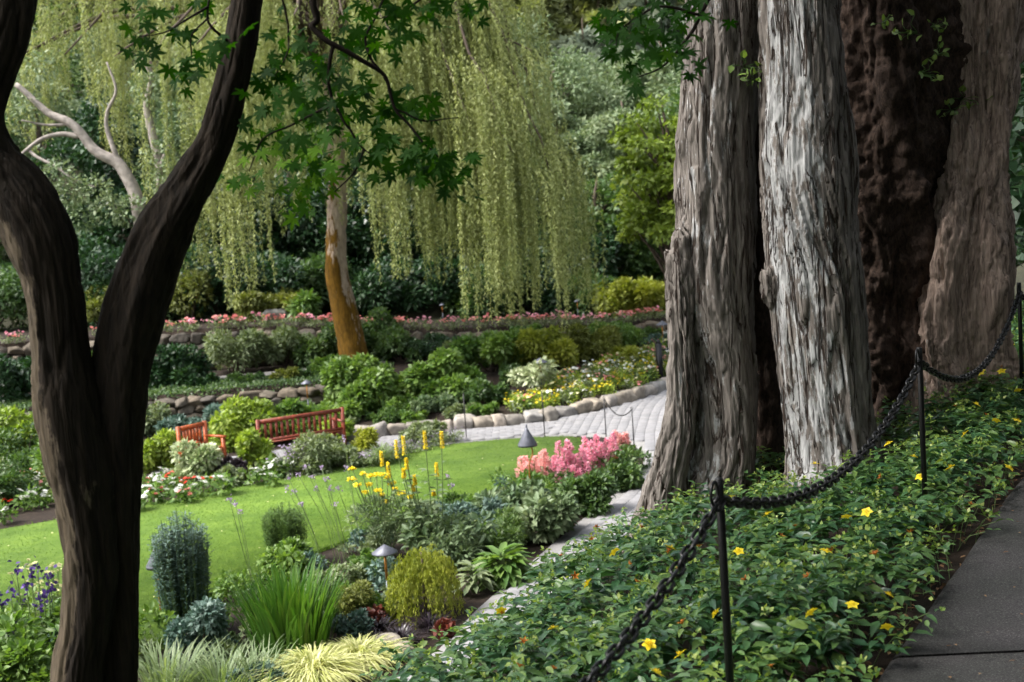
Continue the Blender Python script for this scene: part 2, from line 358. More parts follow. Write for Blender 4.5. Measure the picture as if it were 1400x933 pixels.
M['mapleleaf'] = G('maple_leaf', [(.008, .036, .003), (.016, .062, .004), (.042, .120, .007), (.11, .22, .012)], .65, .46, (1.4, 1.5, .3), .12)
M['cedarleaf'] = G('cedar_spray', [(.012, .035, .014), (.03, .065, .02)], .6, .2)
M['willow'] = G('willow_leaf', [(.19, .23, .08), (.29, .33, .12), (.41, .44, .18)], .55, .36, (1.12, 1.15, .7))
M['wood_dark'] = G('dark_leaf', [(.010, .030, .012), (.022, .060, .022), (.05, .10, .035)], .4, .2)
M['wood_mid'] = G('mid_leaf', [(.030, .065, .022), (.060, .115, .035), (.11, .17, .05)], .45, .3)
M['grey_green'] = G('greygreen_leaf', [(.07, .12, .055), (.14, .20, .095), (.26, .31, .18)], .55, .28, (1.15, 1.15, .8))
M['conifer'] = G('conifer_needle', [(.09, .125, .09), (.18, .225, .16), (.30, .34, .27)], .6, .25, (1.05, 1, .9))  # distance haze is mixed into this needle colour, making it paler
M['olive_con'] = G('woods_leaf', [(.11, .135, .06), (.20, .225, .10), (.30, .32, .16)], .6, .3)
M['limetree'] = G('lime_leaf', [(.10, .155, .025), (.18, .25, .035), (.28, .34, .06)], .5, .36, (1.25, 1.3, .6))
M['bright'] = G('bright_leaf', [(.050, .115, .026), (.105, .185, .040), (.185, .27, .068)], .45, .33)
M['lime'] = G('lime_shrub', [(.13, .20, .03), (.22, .30, .045), (.36, .42, .08)], .5, .35)
M['olive'] = G('olive_leaf', [(.08, .10, .022), (.15, .17, .035), (.22, .24, .05)], .6, .25)
M['golden'] = G('golden_leaf', [(.15, .19, .025), (.26, .29, .04), (.36, .37, .06)], .55, .3)
M['blue'] = G('bluegreen_leaf', [(.04, .085, .065), (.08, .14, .11), (.15, .21, .18)], .5, .2, (1, 1.1, .9))
M['varieg'] = G('variegated_leaf', [(.13, .2, .06), (.40, .46, .26), (.62, .64, .46)], .5, .3, (1, 1, .8))
M['sage'] = G('sage_leaf', [(.09, .13, .06), (.16, .20, .10), (.24, .28, .16)], .6, .25)
M['strap'] = G('strap_leaf', [(.035, .10, .014), (.062, .145, .020), (.12, .20, .035)], .4, .35)
M['hakone'] = G('hakone_blade', [(.26, .31, .07), (.48, .50, .18), (.72, .70, .40)], .55, .35, (1.05, 1.05, .7))
M['black'] = G('black_leaf', [(.006, .004, .007), (.016, .010, .016), (.04, .028, .034)], .35, .05, (1, 1, 1))
M['rust'] = G('rusty_leaf', [(.06, .012, .008), (.14, .03, .015)], .5, .2, (1, 1, 1))
M['pink'] = G('pink_plume', [(.66, .22, .34), (.82, .36, .47), (.88, .52, .60)], .7, .4, (1.1, 1.05, 1.05))
M['salmon'] = G('salmon_plume', [(.80, .34, .34), (.88, .48, .46), (.90, .60, .56)], .7, .4, (1.1, 1.05, 1.05))
M['crimson'] = G('crimson_plume', [(.20, .012, .025), (.38, .03, .05)], .7, .3, (1, 1, 1))
M['red'] = G('red_petal', [(.55, .02, .015), (.75, .06, .03)], .5, .3, (1, 1, 1))
M['white'] = G('white_petal', [(.68, .70, .62), (.82, .82, .78)], .5, .3, (1, 1, 1))
M['coral'] = G('coral_petal', [(.72, .13, .12), (.82, .27, .25), (.85, .42, .42)], .5, .3, (1, 1, 1))
M['mauve'] = G('mauve_petal', [(.30, .22, .36), (.46, .37, .52)], .6, .3, (1, 1, 1))
M['purple'] = G('purple_petal', [(.035, .015, .13), (.09, .04, .22)], .5, .2, (1, 1, 1))
M['cream'] = G('cream_petal', [(.62, .60, .28), (.76, .72, .42)], .5, .3, (1, 1, 1))
M['grass'] = G('grass_blade', [(.07, .14, .015), (.11, .19, .023), (.17, .25, .04)], .6, .3)
M['ggrass'] = G('greygrass', [(.10, .15, .07), (.17, .23, .11), (.27, .32, .18)], .5, .3)
M['dead'] = G('dead_leaf', [(.07, .035, .018), (.16, .085, .04), (.26, .16, .08)], .8, .15, (1, 1, 1))

# ------------------------------------------------------------------ lie of the land
EO = np.array([.66, 4.1]); EU = nrm(np.array([.53, .848])); EN = np.array([-EU[1], EU[0]])   # line of the chain posts
def ps(x, y):
    return (x - EO[0]) * EN[0] + (y - EO[1]) * EN[1], (x - EO[0]) * EU[0] + (y - EO[1]) * EU[1]
def bed_edge(s): return np.clip(1.80 + .07 * s, 1.5, 2.9)
def upath(s): return 2.66 + .036 * np.clip(s, -1.0, 30)
def kerbline(x):
    return np.interp(x, [-16, -8, -3.6, -2.4, -.9, .5, 1.5, 2.66, 3.74, 5, 8], [24.8, 26.6, 26.4, 26.84, 26.85, 27.1, 27.96, 29.13, 30.74, 33.5, 44])
def wall1(x): return np.interp(x, [-20, -10, -4.6, -3.2], [26.5, 28.4, 29.3, 30.5])
def wall2(x): return np.interp(x, [-20, -10, -3, 3, 6], [31.5, 34.3, 34.6, 34.6, 37])
def top2(x): return np.interp(x, [-20, -7, -2, 3, 8], [2.2, 2.0, 1.55, 1.35, 1.3])
def terrain(x, y, fine=True):
    x = np.asarray(x, float); y = np.asarray(y, float)
    p, s = ps(x, y)
    # upper walk, planted shelf, bank
    zu = upath(s); be = bed_edge(s)
    shelf = zu - .06 - .19 * np.clip(p, 0, None)
    edge = zu - .06 - .19 * be
    t = np.clip((p - be) / 2.5, 0, 1)
    bank = edge * (1 - t) + 0 * t
    z = np.where(p < be, shelf, bank)
    z = np.where(p < -.3, zu - .03, z)
    z = np.where(p < -2.9, zu + .0 + .62 * np.clip(-2.9 - p, 0, 11), z)
    # far side: flower bank, terraces, hillside
    k = kerbline(x)
    low = np.where(y > k + .25, .12 + .06 * np.clip(y - k, 0, 3), 0.0)
    leftm = sm(-3.0, -5.0, x)                       # the two stepped walls lie on the left
    t1 = .22 + sm(0, .35, y - wall1(x) - .35) * .68
    rampz = .15 + np.clip((y - k) / np.maximum(wall2(x) - k, .5), 0, 1) * .85
    mid = np.where(y > k + .25, leftm * np.where(y > wall1(x) - .1, t1, .12 + 0.03 * (y - k)) + (1 - leftm) * rampz, 0)
    far = np.where(y > wall2(x) + .2, top2(x), mid)
    hill = top2(x) + np.clip(y - 38.5 - .15 * np.abs(x + 2), 0, 60) * .50
    far = np.where(y > 38, np.maximum(hill, far), far)
    far = np.where(x > 5.5, far * sm(9, 5.5, x), far)
    z = np.where((p > be + 2.5) & (y > 20), np.maximum(far, low), z)
    z = np.where((y > 36) & (x > 4), np.maximum(z, (y - 36) * .45), z)
    if fine: z = z + .03 * noise3(np.stack([x * .9, y * .9, 0 * x], -1)) * (p > be)
    return z
def gz(x, y): return float(terrain(np.array([x]), np.array([y]))[0])

def sheet(name, xs, ys, mat, zf):
    X, Y = np.meshgrid(xs, ys); Z = zf(X, Y)
    V = np.stack([X, Y, Z], -1).reshape(-1, 3); nx = len(xs); i = np.arange(len(ys) - 1)[:, None] * nx; j = np.arange(nx - 1)[None]
    F = np.stack([i + j, i + j + 1, i + nx + j + 1, i + nx + j], -1).reshape(-1, 4)
    o = Geo().add(V, F).build(name, mat, smooth=True); return tag(o, kind='structure')
xs = np.concatenate([np.linspace(-160, -22, 30)[:-1], np.arange(-22, 14, .3), np.linspace(14, 160, 30)])
ys = np.concatenate([np.linspace(-60, -6, 16)[:-1], np.arange(-6, 42, .3), np.linspace(42, 220, 50)])
ground = sheet('ground', xs, ys, [M['soil']], terrain)
ground['label'] = 'dark garden soil and wooded hillside'
mes = ground.data; mes.materials.append(M['litter'])
ctr = np.zeros(len(mes.polygons) * 3); mes.polygons.foreach_get('center', ctr); ctr = ctr.reshape(-1, 3)
pp, _ = ps(ctr[:, 0], ctr[:, 1]); mes.polygons.foreach_set('material_index', ((ctr[:, 1] > 37.5) | (pp < -2.9) | ((pp > 1.6) & (pp < 4.4))).astype(np.int32))

# asphalt walk: cast slabs with a joint, each with real thickness
asph = None
slab_s = [-9, -5.5, -2.3, .90, 6.9, 12.5, 18.5, 24.5]
g = Geo()
V = []; sl_ = [-10, -4, -1, 5, 12, 19, 26]
for s in sl_:
    for p in (-.33, -2.88):
        q = EO + EU * s + EN * p; V.append([q[0], q[1], float(upath(np.array(s))) - .020])
V = np.array(V); g.add(V, np.array([[2 * k, 2 * k + 2, 2 * k + 3, 2 * k + 1] for k in range(len(sl_) - 1)]))
asph = tag(g.build('asphalt_path', M['soil']), kind='structure')
for a, b in zip(slab_s[:-1], slab_s[1:]):
    n = 26; g = Geo(); ss = np.linspace(a + .012, b - .012, n); P0 = np.array([-.30, -.305, -.33, -1.6, -2.87, -2.9]); zo = np.array([-.16, -.012, 0, .012, 0, -.16])
    SS, PP = np.meshgrid(ss, P0, indexing='ij'); wob = .018 * noise3(np.stack([SS * 1.7, PP * 3, 0 * SS], -1)) * (PP > -.4)
    SS = SS - .46 * (PP + .3); PX = EO[0] + EU[0] * SS + EN[0] * (PP + wob); PY = EO[1] + EU[1] * SS + EN[1] * (PP + wob); PZ = upath(SS) + zo[None] + .004
    V = np.stack([PX, PY, PZ], -1).reshape(-1, 3); i = np.arange(n - 1)[:, None] * 6; j = np.arange(5)[None]
    F = np.stack([i + j, i + j + 1, i + 7 + j, i + 6 + j], -1).reshape(-1, 4)
    g.add(V, [F, np.array([[0, 1, 2, 3, 4, 5]]), np.array([[5, 4, 3, 2, 1, 0]]) + (n - 1) * 6]).build('slab', M['asphalt'], asph)

# lawn
def poly_in(x, y, P):
    x = np.asarray(x); y = np.asarray(y); c = np.zeros(x.shape, bool); n = len(P)
    for i in range(n):
        x1, y1 = P[i]; x2, y2 = P[(i + 1) % n]
        k = ((y1 > y) != (y2 > y)) & (x < (x2 - x1) * (y - y1) / (y2 - y1 + 1e-12) + x1); c ^= k
    return c
def closed(P, n):
    P = np.array(P, float); m = len(P); Q = np.vstack([P[-1:], P, P[:2]])
    t = np.linspace(0, m, n, endpoint=False); i = t.astype(int); f = (t - i)[:, None]
    p0, p1, p2, p3 = Q[i], Q[i + 1], Q[i + 2], Q[(i + 3) % len(Q)]
    return .5 * (2 * p1 + (p2 - p0) * f + (2 * p0 - 5 * p1 + 4 * p2 - p3) * f ** 2 + (3 * p1 - p0 - 3 * p2 + p3) * f ** 3)
LAWN = closed([(-17, 15.5), (-12, 18.2), (-8.5, 20.05), (-6.5, 21.25), (-5.4, 21.9), (-4, 22.85), (-3.1, 23.6), (-2.2, 24.55), (-1.2, 25.0), (.2, 25.1), (1.1, 24.75), (1.25, 23.6), (.6, 21.8),
               (-.7, 19.7), (-2.4, 18.0), (-3.7, 16.0), (-4.1, 14.0), (-4.6, 12.5), (-7, 11.2), (-13, 11)], 160)
def slab_poly(name, P, z0, z1, mat):
    n = len(P); g = Geo(); c = P.mean(0)
    V = np.vstack([np.column_stack([P, np.full(n, z1)]), np.column_stack([P, np.full(n, z0)])])
    i = np.arange(n); j = (i + 1) % n
    g.add(V, [i[None], np.stack([i + n, j + n, j, i], -1)]); return g.build(name, mat)
lawn = tag(slab_poly('lawn', LAWN[::-1] if False else LAWN, -.05, .035, M['lawn']), kind='structure')
PAVE = np.array([(-2.2, 10.5), (-1.0, 12.83), (-.62, 14.1), (0, 15.8), (.8, 17.9), (1.6, 19.9), (2.12, 21.4), (2.3, 22.6), (2.2, 23.7), (1.75, 24.75), (1.1, 25.15), (.2, 25.3), (-1.2, 25.2), (-2.4, 24.85), (-3.1, 24.2), (-4.2, 23.6), (-6.9, 22.9),
                 (-7.4, 24.6), (-5.6, 25.6), (-4.2, 26.2), (-3.6, 26.3), (-2.4, 26.74), (-.9, 26.75), (.5, 27.0), (1.5, 27.86), (2.66, 29.03), (3.74, 30.64), (5, 33.4), (7.5, 43), (9.2, 43), (7.4, 33), (6.2, 27.5), (4.7, 22), (3.3, 18), (1.5, 13.6), (.5, 10.5)])
paving = tag(slab_poly('paved_path', PAVE, -.05, .018, M['sand']), kind='structure')
# pavers: courses along the walk; those that show largest are single pieces
cl = spline(np.array([(-.6, 11), (.45, 13.4), (1.5, 16.6), (2.65, 19.6), (3.5, 22.2), (3.9, 25), (4.6, 28.5), (6.2, 33), (8, 40)]), 400)
seg = np.concatenate([[0], np.cumsum(np.linalg.norm(np.diff(cl, axis=0), axis=1))])
def cl_at(s):
    q = np.array([np.interp(s, seg, cl[:, 0]), np.interp(s, seg, cl[:, 1])]); q2 = np.array([np.interp(s + .05, seg, cl[:, 0]), np.interp(s + .05, seg, cl[:, 1])])
    return q, nrm(q2 - q)
PW, PL = .20, .30
pg = Geo(); bv = .003
def paver_geo():
    a, b = PL / 2 - .003, PW / 2 - .003
    V = np.array([[sx * a, sy * b, 0] for sx, sy in ((-1, -1), (1, -1), (1, 1), (-1, 1))] + [[sx * a, sy * b, .034] for sx, sy in ((-1, -1), (1, -1), (1, 1), (-1, 1))] +
                 [[sx * (a - bv), sy * (b - bv), .036] for sx, sy in ((-1, -1), (1, -1), (1, 1), (-1, 1))])
    F = [[8, 9, 10, 11]] + [[k, (k + 1) % 4, 4 + (k + 1) % 4, 4 + k] for k in range(4)] + [[4 + k, 4 + (k + 1) % 4, 8 + (k + 1) % 4, 8 + k] for k in range(4)]
    return V, [np.array(F)]
PVV, PVF = paver_geo(); paver_me = Geo().add(PVV, PVF, 0).mesh('paver', M['paver'])
plist = []
for i, s in enumerate(np.arange(.3, seg[-1] - .5, PL)):
    for j in range(-16, 17):
        q, t = cl_at(s + (PL / 2 if j % 2 else 0)); nn = np.array([-t[1], t[0]]); c = q + nn * j * PW
        plist.append((c[0], c[1], math.atan2(t[1], t[0])))
for x in np.arange(-7.6, 2.6, PL):           # the arm behind the lawn to the benches
    for y in np.arange(22.8, 28.0, PW):
        xx = x + (PL / 2 if int(round(y / PW)) % 2 else 0)
        if xx + .0 < np.interp(y, seg * 0 + cl[:, 1], cl[:, 0]) - 16.6 * PW: plist.append((xx, y, 0.0))
plist = np.array(plist)
e = .16
ok = poly_in(plist[:, 0], plist[:, 1], PAVE) & poly_in(plist[:, 0] - e, plist[:, 1], PAVE) & poly_in(plist[:, 0] + e, plist[:, 1] , PAVE) & poly_in(plist[:, 0], plist[:, 1] + .12, PAVE) & poly_in(plist[:, 0], plist[:, 1] - .12, PAVE)
plist = plist[ok]
# which are in view past the planted shelf, nearest first
vis = (plist[:, 1] > 13.4) & (plist[:, 0] < -1.0 + (plist[:, 1] - 13.4) * .47 + .45)
order = np.argsort(np.where(vis, plist[:, 1], 1e3)); near = set(order[:290].tolist())
for k, (x, y, a) in enumerate(plist):
    dz = .008 + .0008 * rng.normal()
    if k in near:
        link('paver', paver_me, paving, (x, y, dz), (rng.normal() * .002, rng.normal() * .002, a))
    else:
        ca, sa = math.cos(a), math.sin(a)
        pg.add(PVV @ np.array([[ca, sa, 0], [-sa, ca, 0], [0, 0, 1]]) + np.array([x, y, dz]), PVF, rng.random())
tag(pg.build('pavers', M['paver'], paving), kind='stuff')

# ------------------------------------------------------------------ stone walls
STONES = [rock_mesh(k, M['stone'], 16, .25) for k in range(8)]
DSTONES = [rock_mesh(20 + k, M['darkstone'], 16, .6) for k in range(8)]
def stone_wall(name, label, xa, xb, yf, zf0, h, sl, meshes, courses, depth=.4, jit=.06):
    xm = (xa + xb) / 2; w_ = thing(name, label, 'wall', (xm, float(yf(xm)), float(zf0(xm))))
    for c in range(courses):
        x = xa + rng.random() * sl * .5
        while x < xb:
            l = sl * rng.uniform(.7, 1.35); hh = h / courses; xc = x + l / 2
            dy = float(yf(xc + .2) - yf(xc - .2)) / .4; y = float(yf(xc)); z = float(zf0(xc)) + (c + .5) * hh
            link('stone', meshes[rng.integers(len(meshes))], w_, (xc - xm, y - float(yf(xm)) + rng.normal() * .03, z - float(zf0(xm))),
                 (rng.normal() * jit, rng.normal() * jit, math.atan(dy) + rng.normal() * jit + (PI if rng.random() < .5 else 0)), (l * 1.05 * math.sqrt(1 + dy * dy), depth * rng.uniform(.8, 1.25), hh * rng.uniform(.95, 1.3 + jit)))
            x += l * .95
    return w_
stone_wall('stone_edging', 'low kerb of pale squared stones between paved path and flower bank', -4.0, 4.6, kerbline, lambda x: -.04 + 0 * x, .30, .38, STONES, 1, .32)
stone_wall('stone_wall', 'brown rubble retaining wall behind the orange benches', -13, -3.4, lambda x: wall1(x) + .05, lambda x: .12 + 0 * x, .74, .40, DSTONES, 4, .45, .10)
stone_wall('stone_wall', 'upper terrace wall of dark rubble below the coral flowers', -14, 5.0, lambda x: wall2(x), lambda x: top2(x) - 1.08, 1.0, .46, DSTONES, 4, .5, .10)

# ------------------------------------------------------------------ big multi-stemmed cedar
cedar = thing('cedar_tree', 'massive old cedar with several fissured grey and red-brown trunks behind the chain', 'tree', (1.9, 8.7, 2.4))
co = np.array([1.9, 8.7, 2.4])
def px_path(pts):
    P = np.array([at(a, b, d) for a, b, d, w_ in pts]); R = np.array([w_ / 2 * d / FPX for a, b, d, w_ in pts]); return P, R
def bark_disp(deep=.035, fine=.014, flute=.06, kf=3, seed=0., twist=.35, kx=7, burl=0.0, kz=.9):
    def f(a, Pos, R):
        z = Pos[..., 2]; th = a + twist * z + .5 * noise3(np.stack([z * .9 + seed, a * 0 + seed, z * 0], -1))
        cx, cy = np.cos(th) * R, np.sin(th) * R
        wq = .5 * noise3(np.stack([cx * 3, cy * 3, z * 1.3 + seed], -1))
        n1 = noise3(np.stack([cx * kx + seed + wq, cy * kx + wq, z * kz], -1)); n2 = noise3(np.stack([cx * kx * 2.6 + seed, cy * kx * 2.6, z * kz * 2.3 + wq], -1))
        n3 = noise3(np.stack([cx * kx * 5 + seed, cy * kx * 5, z * kz * 6], -1)); n4 = noise3(np.stack([cx * 2.2 - seed, cy * 2.2, z * .45], -1))
        gate = sm(-.25, .3, noise3(np.stack([cx * 4 + 31, cy * 4 + seed, z * 1.1], -1)))
        d = -deep * (.25 + .75 * gate) * np.exp(-(n1 / .085) ** 2) - fine * np.exp(-(n2 / .11) ** 2) + fine * .7 * n3 + deep * .55 * n4
        flake = noise3(np.stack([cx * kx * 1.3 + 5, cy * kx * 1.3 + seed, z * kz * 3.2 + wq * 2], -1))
        d = d + deep * .30 * np.sign(n1) * np.minimum(np.abs(n1) * 6, 1) + fine * .9 * sm(.02, .10, flake)
        if burl:
            b1 = fbm(np.stack([Pos[..., 0] * 3.6 + seed, Pos[..., 1] * 3.6, Pos[..., 2] * 2.6], -1), 4); d = d + burl * b1 + burl * .5 * np.abs(noise3(Pos * 9 + seed))
        return d + flute * R * np.cos(kf * th + seed + .7 * noise3(np.stack([z * .6, z * 0 + seed, z * 0], -1)))
    return f
def bark_stem(parent, o0, pts, mat, nl, sides, disp, tint=None, name='trunk', wk=1.0):
    P, R = px_path(pts); R = R * wk; n = nl; Ps = spline(P, n); Rs = spline(np.column_stack([R, R, R]), n)[:, 0]
    V, F = tube(Ps, Rs, sides, disp, True)
    t = np.full(len(V), .5) if tint is None else tint(V, np.repeat(Ps, sides, 0))
    return Geo().add(V - o0, F, t).build(name, mat, parent, smooth=False)
def lich_lit(lo, hi, ax=(-.75, -.65)):  # one-sided tint: lichen on the cedar, painted light on the maple
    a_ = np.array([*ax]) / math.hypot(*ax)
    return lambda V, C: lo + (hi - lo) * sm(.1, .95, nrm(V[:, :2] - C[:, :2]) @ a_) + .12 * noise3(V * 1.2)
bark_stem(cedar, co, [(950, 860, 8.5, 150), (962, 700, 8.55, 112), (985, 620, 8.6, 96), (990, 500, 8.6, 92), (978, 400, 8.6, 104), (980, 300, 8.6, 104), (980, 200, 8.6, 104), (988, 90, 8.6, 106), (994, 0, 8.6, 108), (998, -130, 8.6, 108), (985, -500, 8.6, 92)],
          M['cedar'], 350, 185, bark_disp(.030, .012, .06, 3, 1.3, .3, 12, kz=1.0), lich_lit(.38, .62))
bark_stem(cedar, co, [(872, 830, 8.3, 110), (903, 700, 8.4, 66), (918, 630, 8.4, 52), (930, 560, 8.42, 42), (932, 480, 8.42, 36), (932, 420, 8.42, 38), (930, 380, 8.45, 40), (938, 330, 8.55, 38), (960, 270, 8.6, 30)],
          M['cedar'], 240, 120, bark_disp(.020, .010, .07, 2, 4.1, .3, 14, burl=.018, kz=1.0), lich_lit(.25, .5), wk=.88)
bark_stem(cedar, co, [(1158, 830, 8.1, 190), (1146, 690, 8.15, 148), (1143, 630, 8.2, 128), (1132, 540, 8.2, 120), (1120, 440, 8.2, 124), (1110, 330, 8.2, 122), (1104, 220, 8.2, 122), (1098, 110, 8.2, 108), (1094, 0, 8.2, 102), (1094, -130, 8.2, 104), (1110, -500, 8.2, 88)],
          M['cedar'], 350, 195, bark_disp(.030, .012, .06, 3, 8.2, .22, 12, kz=1.0), lich_lit(.38, .80, (-.72, -.70)))
bark_stem(cedar, co, [(1050, 760, 9.2, 140), (1045, 600, 9.2, 110), (1040, 450, 9.1, 100), (1038, 300, 9.0, 90), (1035, 150, 8.95, 90), (1034, 0, 8.9, 80), (1036, -200, 8.9, 70), (1040, -600, 8.9, 60)],
          M['burl'], 200, 80, bark_disp(.03, .012, .08, 4, 3.3, .3, 7, burl=.02))
bark_stem(cedar, co, [(1225, 780, 9.8, 240), (1222, 640, 9.8, 170), (1212, 560, 9.8, 130), (1206, 460, 9.8, 120), (1208, 340, 9.8, 124), (1215, 220, 9.75, 150), (1216, 100, 9.7, 158), (1216, 0, 9.7, 160), (1215, -160, 9.7, 150), (1220, -500, 9.7, 115)],
          M['burl'], 280, 150, bark_disp(.05, .02, .12, 5, 6.6, .25, 7, burl=.085, kz=1.8))
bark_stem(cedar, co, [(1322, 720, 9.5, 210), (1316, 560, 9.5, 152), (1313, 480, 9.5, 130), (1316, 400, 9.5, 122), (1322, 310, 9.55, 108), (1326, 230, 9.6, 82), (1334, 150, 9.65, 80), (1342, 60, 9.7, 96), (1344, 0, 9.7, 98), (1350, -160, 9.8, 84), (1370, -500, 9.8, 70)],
          M['litpinkbark'], 320, 180, bark_disp(.06, .022, .16, 5, 2.2, .12, 12, burl=.03, kz=.8), lich_lit(.24, .52))
bark_stem(cedar, co, [(1275, 700, 9.75, 150), (1272, 560, 9.8, 100), (1262, 440, 9.9, 70), (1262, 320, 9.95, 60), (1275, 200, 10, 80), (1285, 80, 10, 90), (1290, -40, 10, 90), (1290, -300, 10, 80)],
          M['burl'], 150, 70, bark_disp(.04, .02, .12, 4, 9.1, .25, 7, burl=.06, kz=1.8))
# burl lumps on the trunks
for (a, b, d, r, sd_) in [(928, 372, 8.45, .095, 1), (934, 345, 8.47, .08, 5), (1054, 392, 8.2, .07, 2), (1290, 470, 9.65, .13, 3)]:
    n_ = 22; A, B = np.meshgrid(np.linspace(.02, PI - .02, n_), np.linspace(0, 2 * PI, 2 * n_, endpoint=False), indexing='ij'); D = np.stack([np.sin(A) * np.cos(B), np.sin(A) * np.sin(B), np.cos(A)], -1).reshape(-1, 3)
    V = at(a, b, d) - co + D * np.array([r, r, r * 1.9]) * (1 + .38 * fbm(D * np.array([2.6, 2.6, 1.2]) + sd_ * 5, 4)[:, None]); m_ = 2 * n_
    i = np.arange(n_ - 1)[:, None] * m_; j = np.arange(m_)[None]; F = np.stack([i + j, i + m_ + j, i + m_ + (j + 1) % m_, i + (j + 1) % m_], -1).reshape(-1, 4)
    Geo().add(V, F, .4).build('burl', M['cedar'] if sd_ != 3 else M['burl'], cedar)
# shoots sprouting from the bark
shoot_me = []
for k in range(3):
    g = Geo(); n = 9; d = rs(n, .2); d[:, 1] = -np.abs(d[:, 1]) - .2
    ps_ = rng.normal(size=(n, 3)) * .05; leaves(g, LF, ps_, d, nrm(np.array([0, -.8, .6]) + rng.normal(size=(n, 3)) * .4), rng.uniform(.05, .075, n), rng.uniform(.035, .05, n), rng.uniform(.6, 1, n))
    for q in ps_: g.add(*tube(np.array([[0, .08, 0], q * .5, q]), .003, 4), .1)
    shoot_me.append(g.mesh('sprout', M['bright']))
for k, (a, b, d) in enumerate([(1030, 110, 8.3), (1022, 90, 8.3), (1285, 35, 9.1), (1283, 75, 9.1), (1300, 150, 9.3), (1330, 150, 9.5), (1350, 140, 9.55), (1320, 135, 9.4), (1210, 30, 9.1), (1240, 45, 9.1), (1270, 100, 9.2)]):
    link('sprout', shoot_me[k % 3], cedar, at(a, b, d) - co, (0, 0, rng.normal() * .5), rng.uniform(.7, 1.1))
# crown high over the walk
g = Geo(); nb = 90
C = np.column_stack([rng.uniform(-2.0, 9.5, nb), rng.uniform(-5, 13.5, nb), rng.uniform(8.6, 14.5, nb)]); R = rng.uniform(1.0, 1.9, nb)
blobs(g, C - co, R, 17000, .42, .45, RH, .5, .1, .5, .3, .55)
tag(g.build('crown', M['cedarleaf'], cedar), 'dark drooping foliage high above the walk', kind='stuff')
g = Geo()
for k in range(26):
    c = C[k * 3]; z0 = rng.uniform(7.5, 10); st = np.array([2.0 + rng.normal() * .5, 9 + rng.normal() * .4, z0])
    g.add(*tube(spline(np.array([st, (st + c) / 2 + [0, 0, .3], c]), 7), np.linspace(.12, .03, 7), 6), .4)
(lambda gg: gg.build('limbs', M['burl'], cedar))((lambda: (setattr(g, 'V', [v - co for v in g.V]), g)[1])())

# ------------------------------------------------------------------ foreground maple
mo = np.array([-1.65, 4.55, 1.6])
maple = thing('maple_tree', 'dark forked maple with flaking brown bark and palmate leaves beside the bank', 'tree', tuple(mo))
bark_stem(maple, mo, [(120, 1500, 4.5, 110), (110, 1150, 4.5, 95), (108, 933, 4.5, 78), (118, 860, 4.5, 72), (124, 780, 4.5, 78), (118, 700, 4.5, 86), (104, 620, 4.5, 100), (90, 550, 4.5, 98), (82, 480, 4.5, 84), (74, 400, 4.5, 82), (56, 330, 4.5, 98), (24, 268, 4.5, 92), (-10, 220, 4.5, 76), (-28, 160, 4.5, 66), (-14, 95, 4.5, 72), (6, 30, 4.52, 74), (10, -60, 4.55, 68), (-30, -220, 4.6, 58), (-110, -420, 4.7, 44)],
          M['maplebark'], 270, 100, bark_disp(.011, .006, .05, 3, 1.1, .3, 15, kz=1.3), lich_lit(.34, .92, (-.95, -.3)), wk=.9)  # paler patches paint the light on this stem's left side
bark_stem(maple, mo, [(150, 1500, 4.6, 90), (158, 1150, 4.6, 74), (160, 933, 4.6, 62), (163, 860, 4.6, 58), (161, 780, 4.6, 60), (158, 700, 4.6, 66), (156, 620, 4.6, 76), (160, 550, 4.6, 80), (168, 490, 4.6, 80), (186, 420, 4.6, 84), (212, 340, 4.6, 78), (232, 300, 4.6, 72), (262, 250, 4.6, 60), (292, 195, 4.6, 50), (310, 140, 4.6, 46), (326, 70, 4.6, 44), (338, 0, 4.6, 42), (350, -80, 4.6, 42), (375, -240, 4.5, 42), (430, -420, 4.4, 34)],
          M['maplebark'], 270, 90, bark_disp(.010, .006, .07, 4, 5.4, .3, 15, kz=1.3), lich_lit(.05, .42, (-.9, -.1)), wk=.93)
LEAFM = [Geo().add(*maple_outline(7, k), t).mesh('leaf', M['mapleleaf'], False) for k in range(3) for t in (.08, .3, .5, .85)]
def branch(pts, r0, r1, name='branch'):
    P = spline(np.array([at(*p) for p in pts]), 6 * len(pts)); P = P + .006 * noise3(P * 14)[:, None]
    return Geo().add(*tube(P - mo, np.linspace(r0, r1, len(P)), 6)).build(name, M['twig'], maple, smooth=True)
branch([(420, -330, 4.5), (424, -120, 4.45), (426, -20, 4.4), (433, 25, 4.4), (428, 38, 4.4), (462, 64, 4.4), (500, 86, 4.42), (528, 108, 4.45), (540, 150, 4.45), (572, 186, 4.45), (600, 215, 4.45)], .016, .003)
branch([(456, 62, 4.4), (449, 100, 4.4), (456, 142, 4.42), (480, 180, 4.42), (498, 204, 4.44), (516, 212, 4.45)], .008, .002)
branch([(498, 204, 4.44), (484, 236, 4.44), (458, 262, 4.44)], .004, .002)
branch([(528, 110, 4.45), (500, 60, 4.5), (520, 10, 4.5), (560, -80, 4.5)], .006, .003)
branch([(456, 142, 4.42), (400, 170, 4.5), (360, 190, 4.55), (340, 235, 4.55)], .005, .002)
branch([(540, 150, 4.45), (585, 165, 4.5), (628, 160, 4.5)], .004, .0015)
branch([(318, 60, 4.6), (292, 40, 4.5), (284, 10, 4.5), (300, -60, 4.5)], .006, .003)
branch([(284, 10, 4.5), (250, 30, 4.45), (225, 45, 4.45), (190, 50, 4.4)], .005, .0015)
branch([(284, 25, 4.5), (262, 50, 4.5), (262, 85, 4.5)], .004, .0015)
branch([(360, -200, 4.5), (380, -40, 4.5), (395, 60, 4.5), (375, 105, 4.5)], .006, .002)
branch([(640, -120, 4.4), (600, -30, 4.4), (560, 10, 4.4), (520, 25, 4.4)], .007, .002)
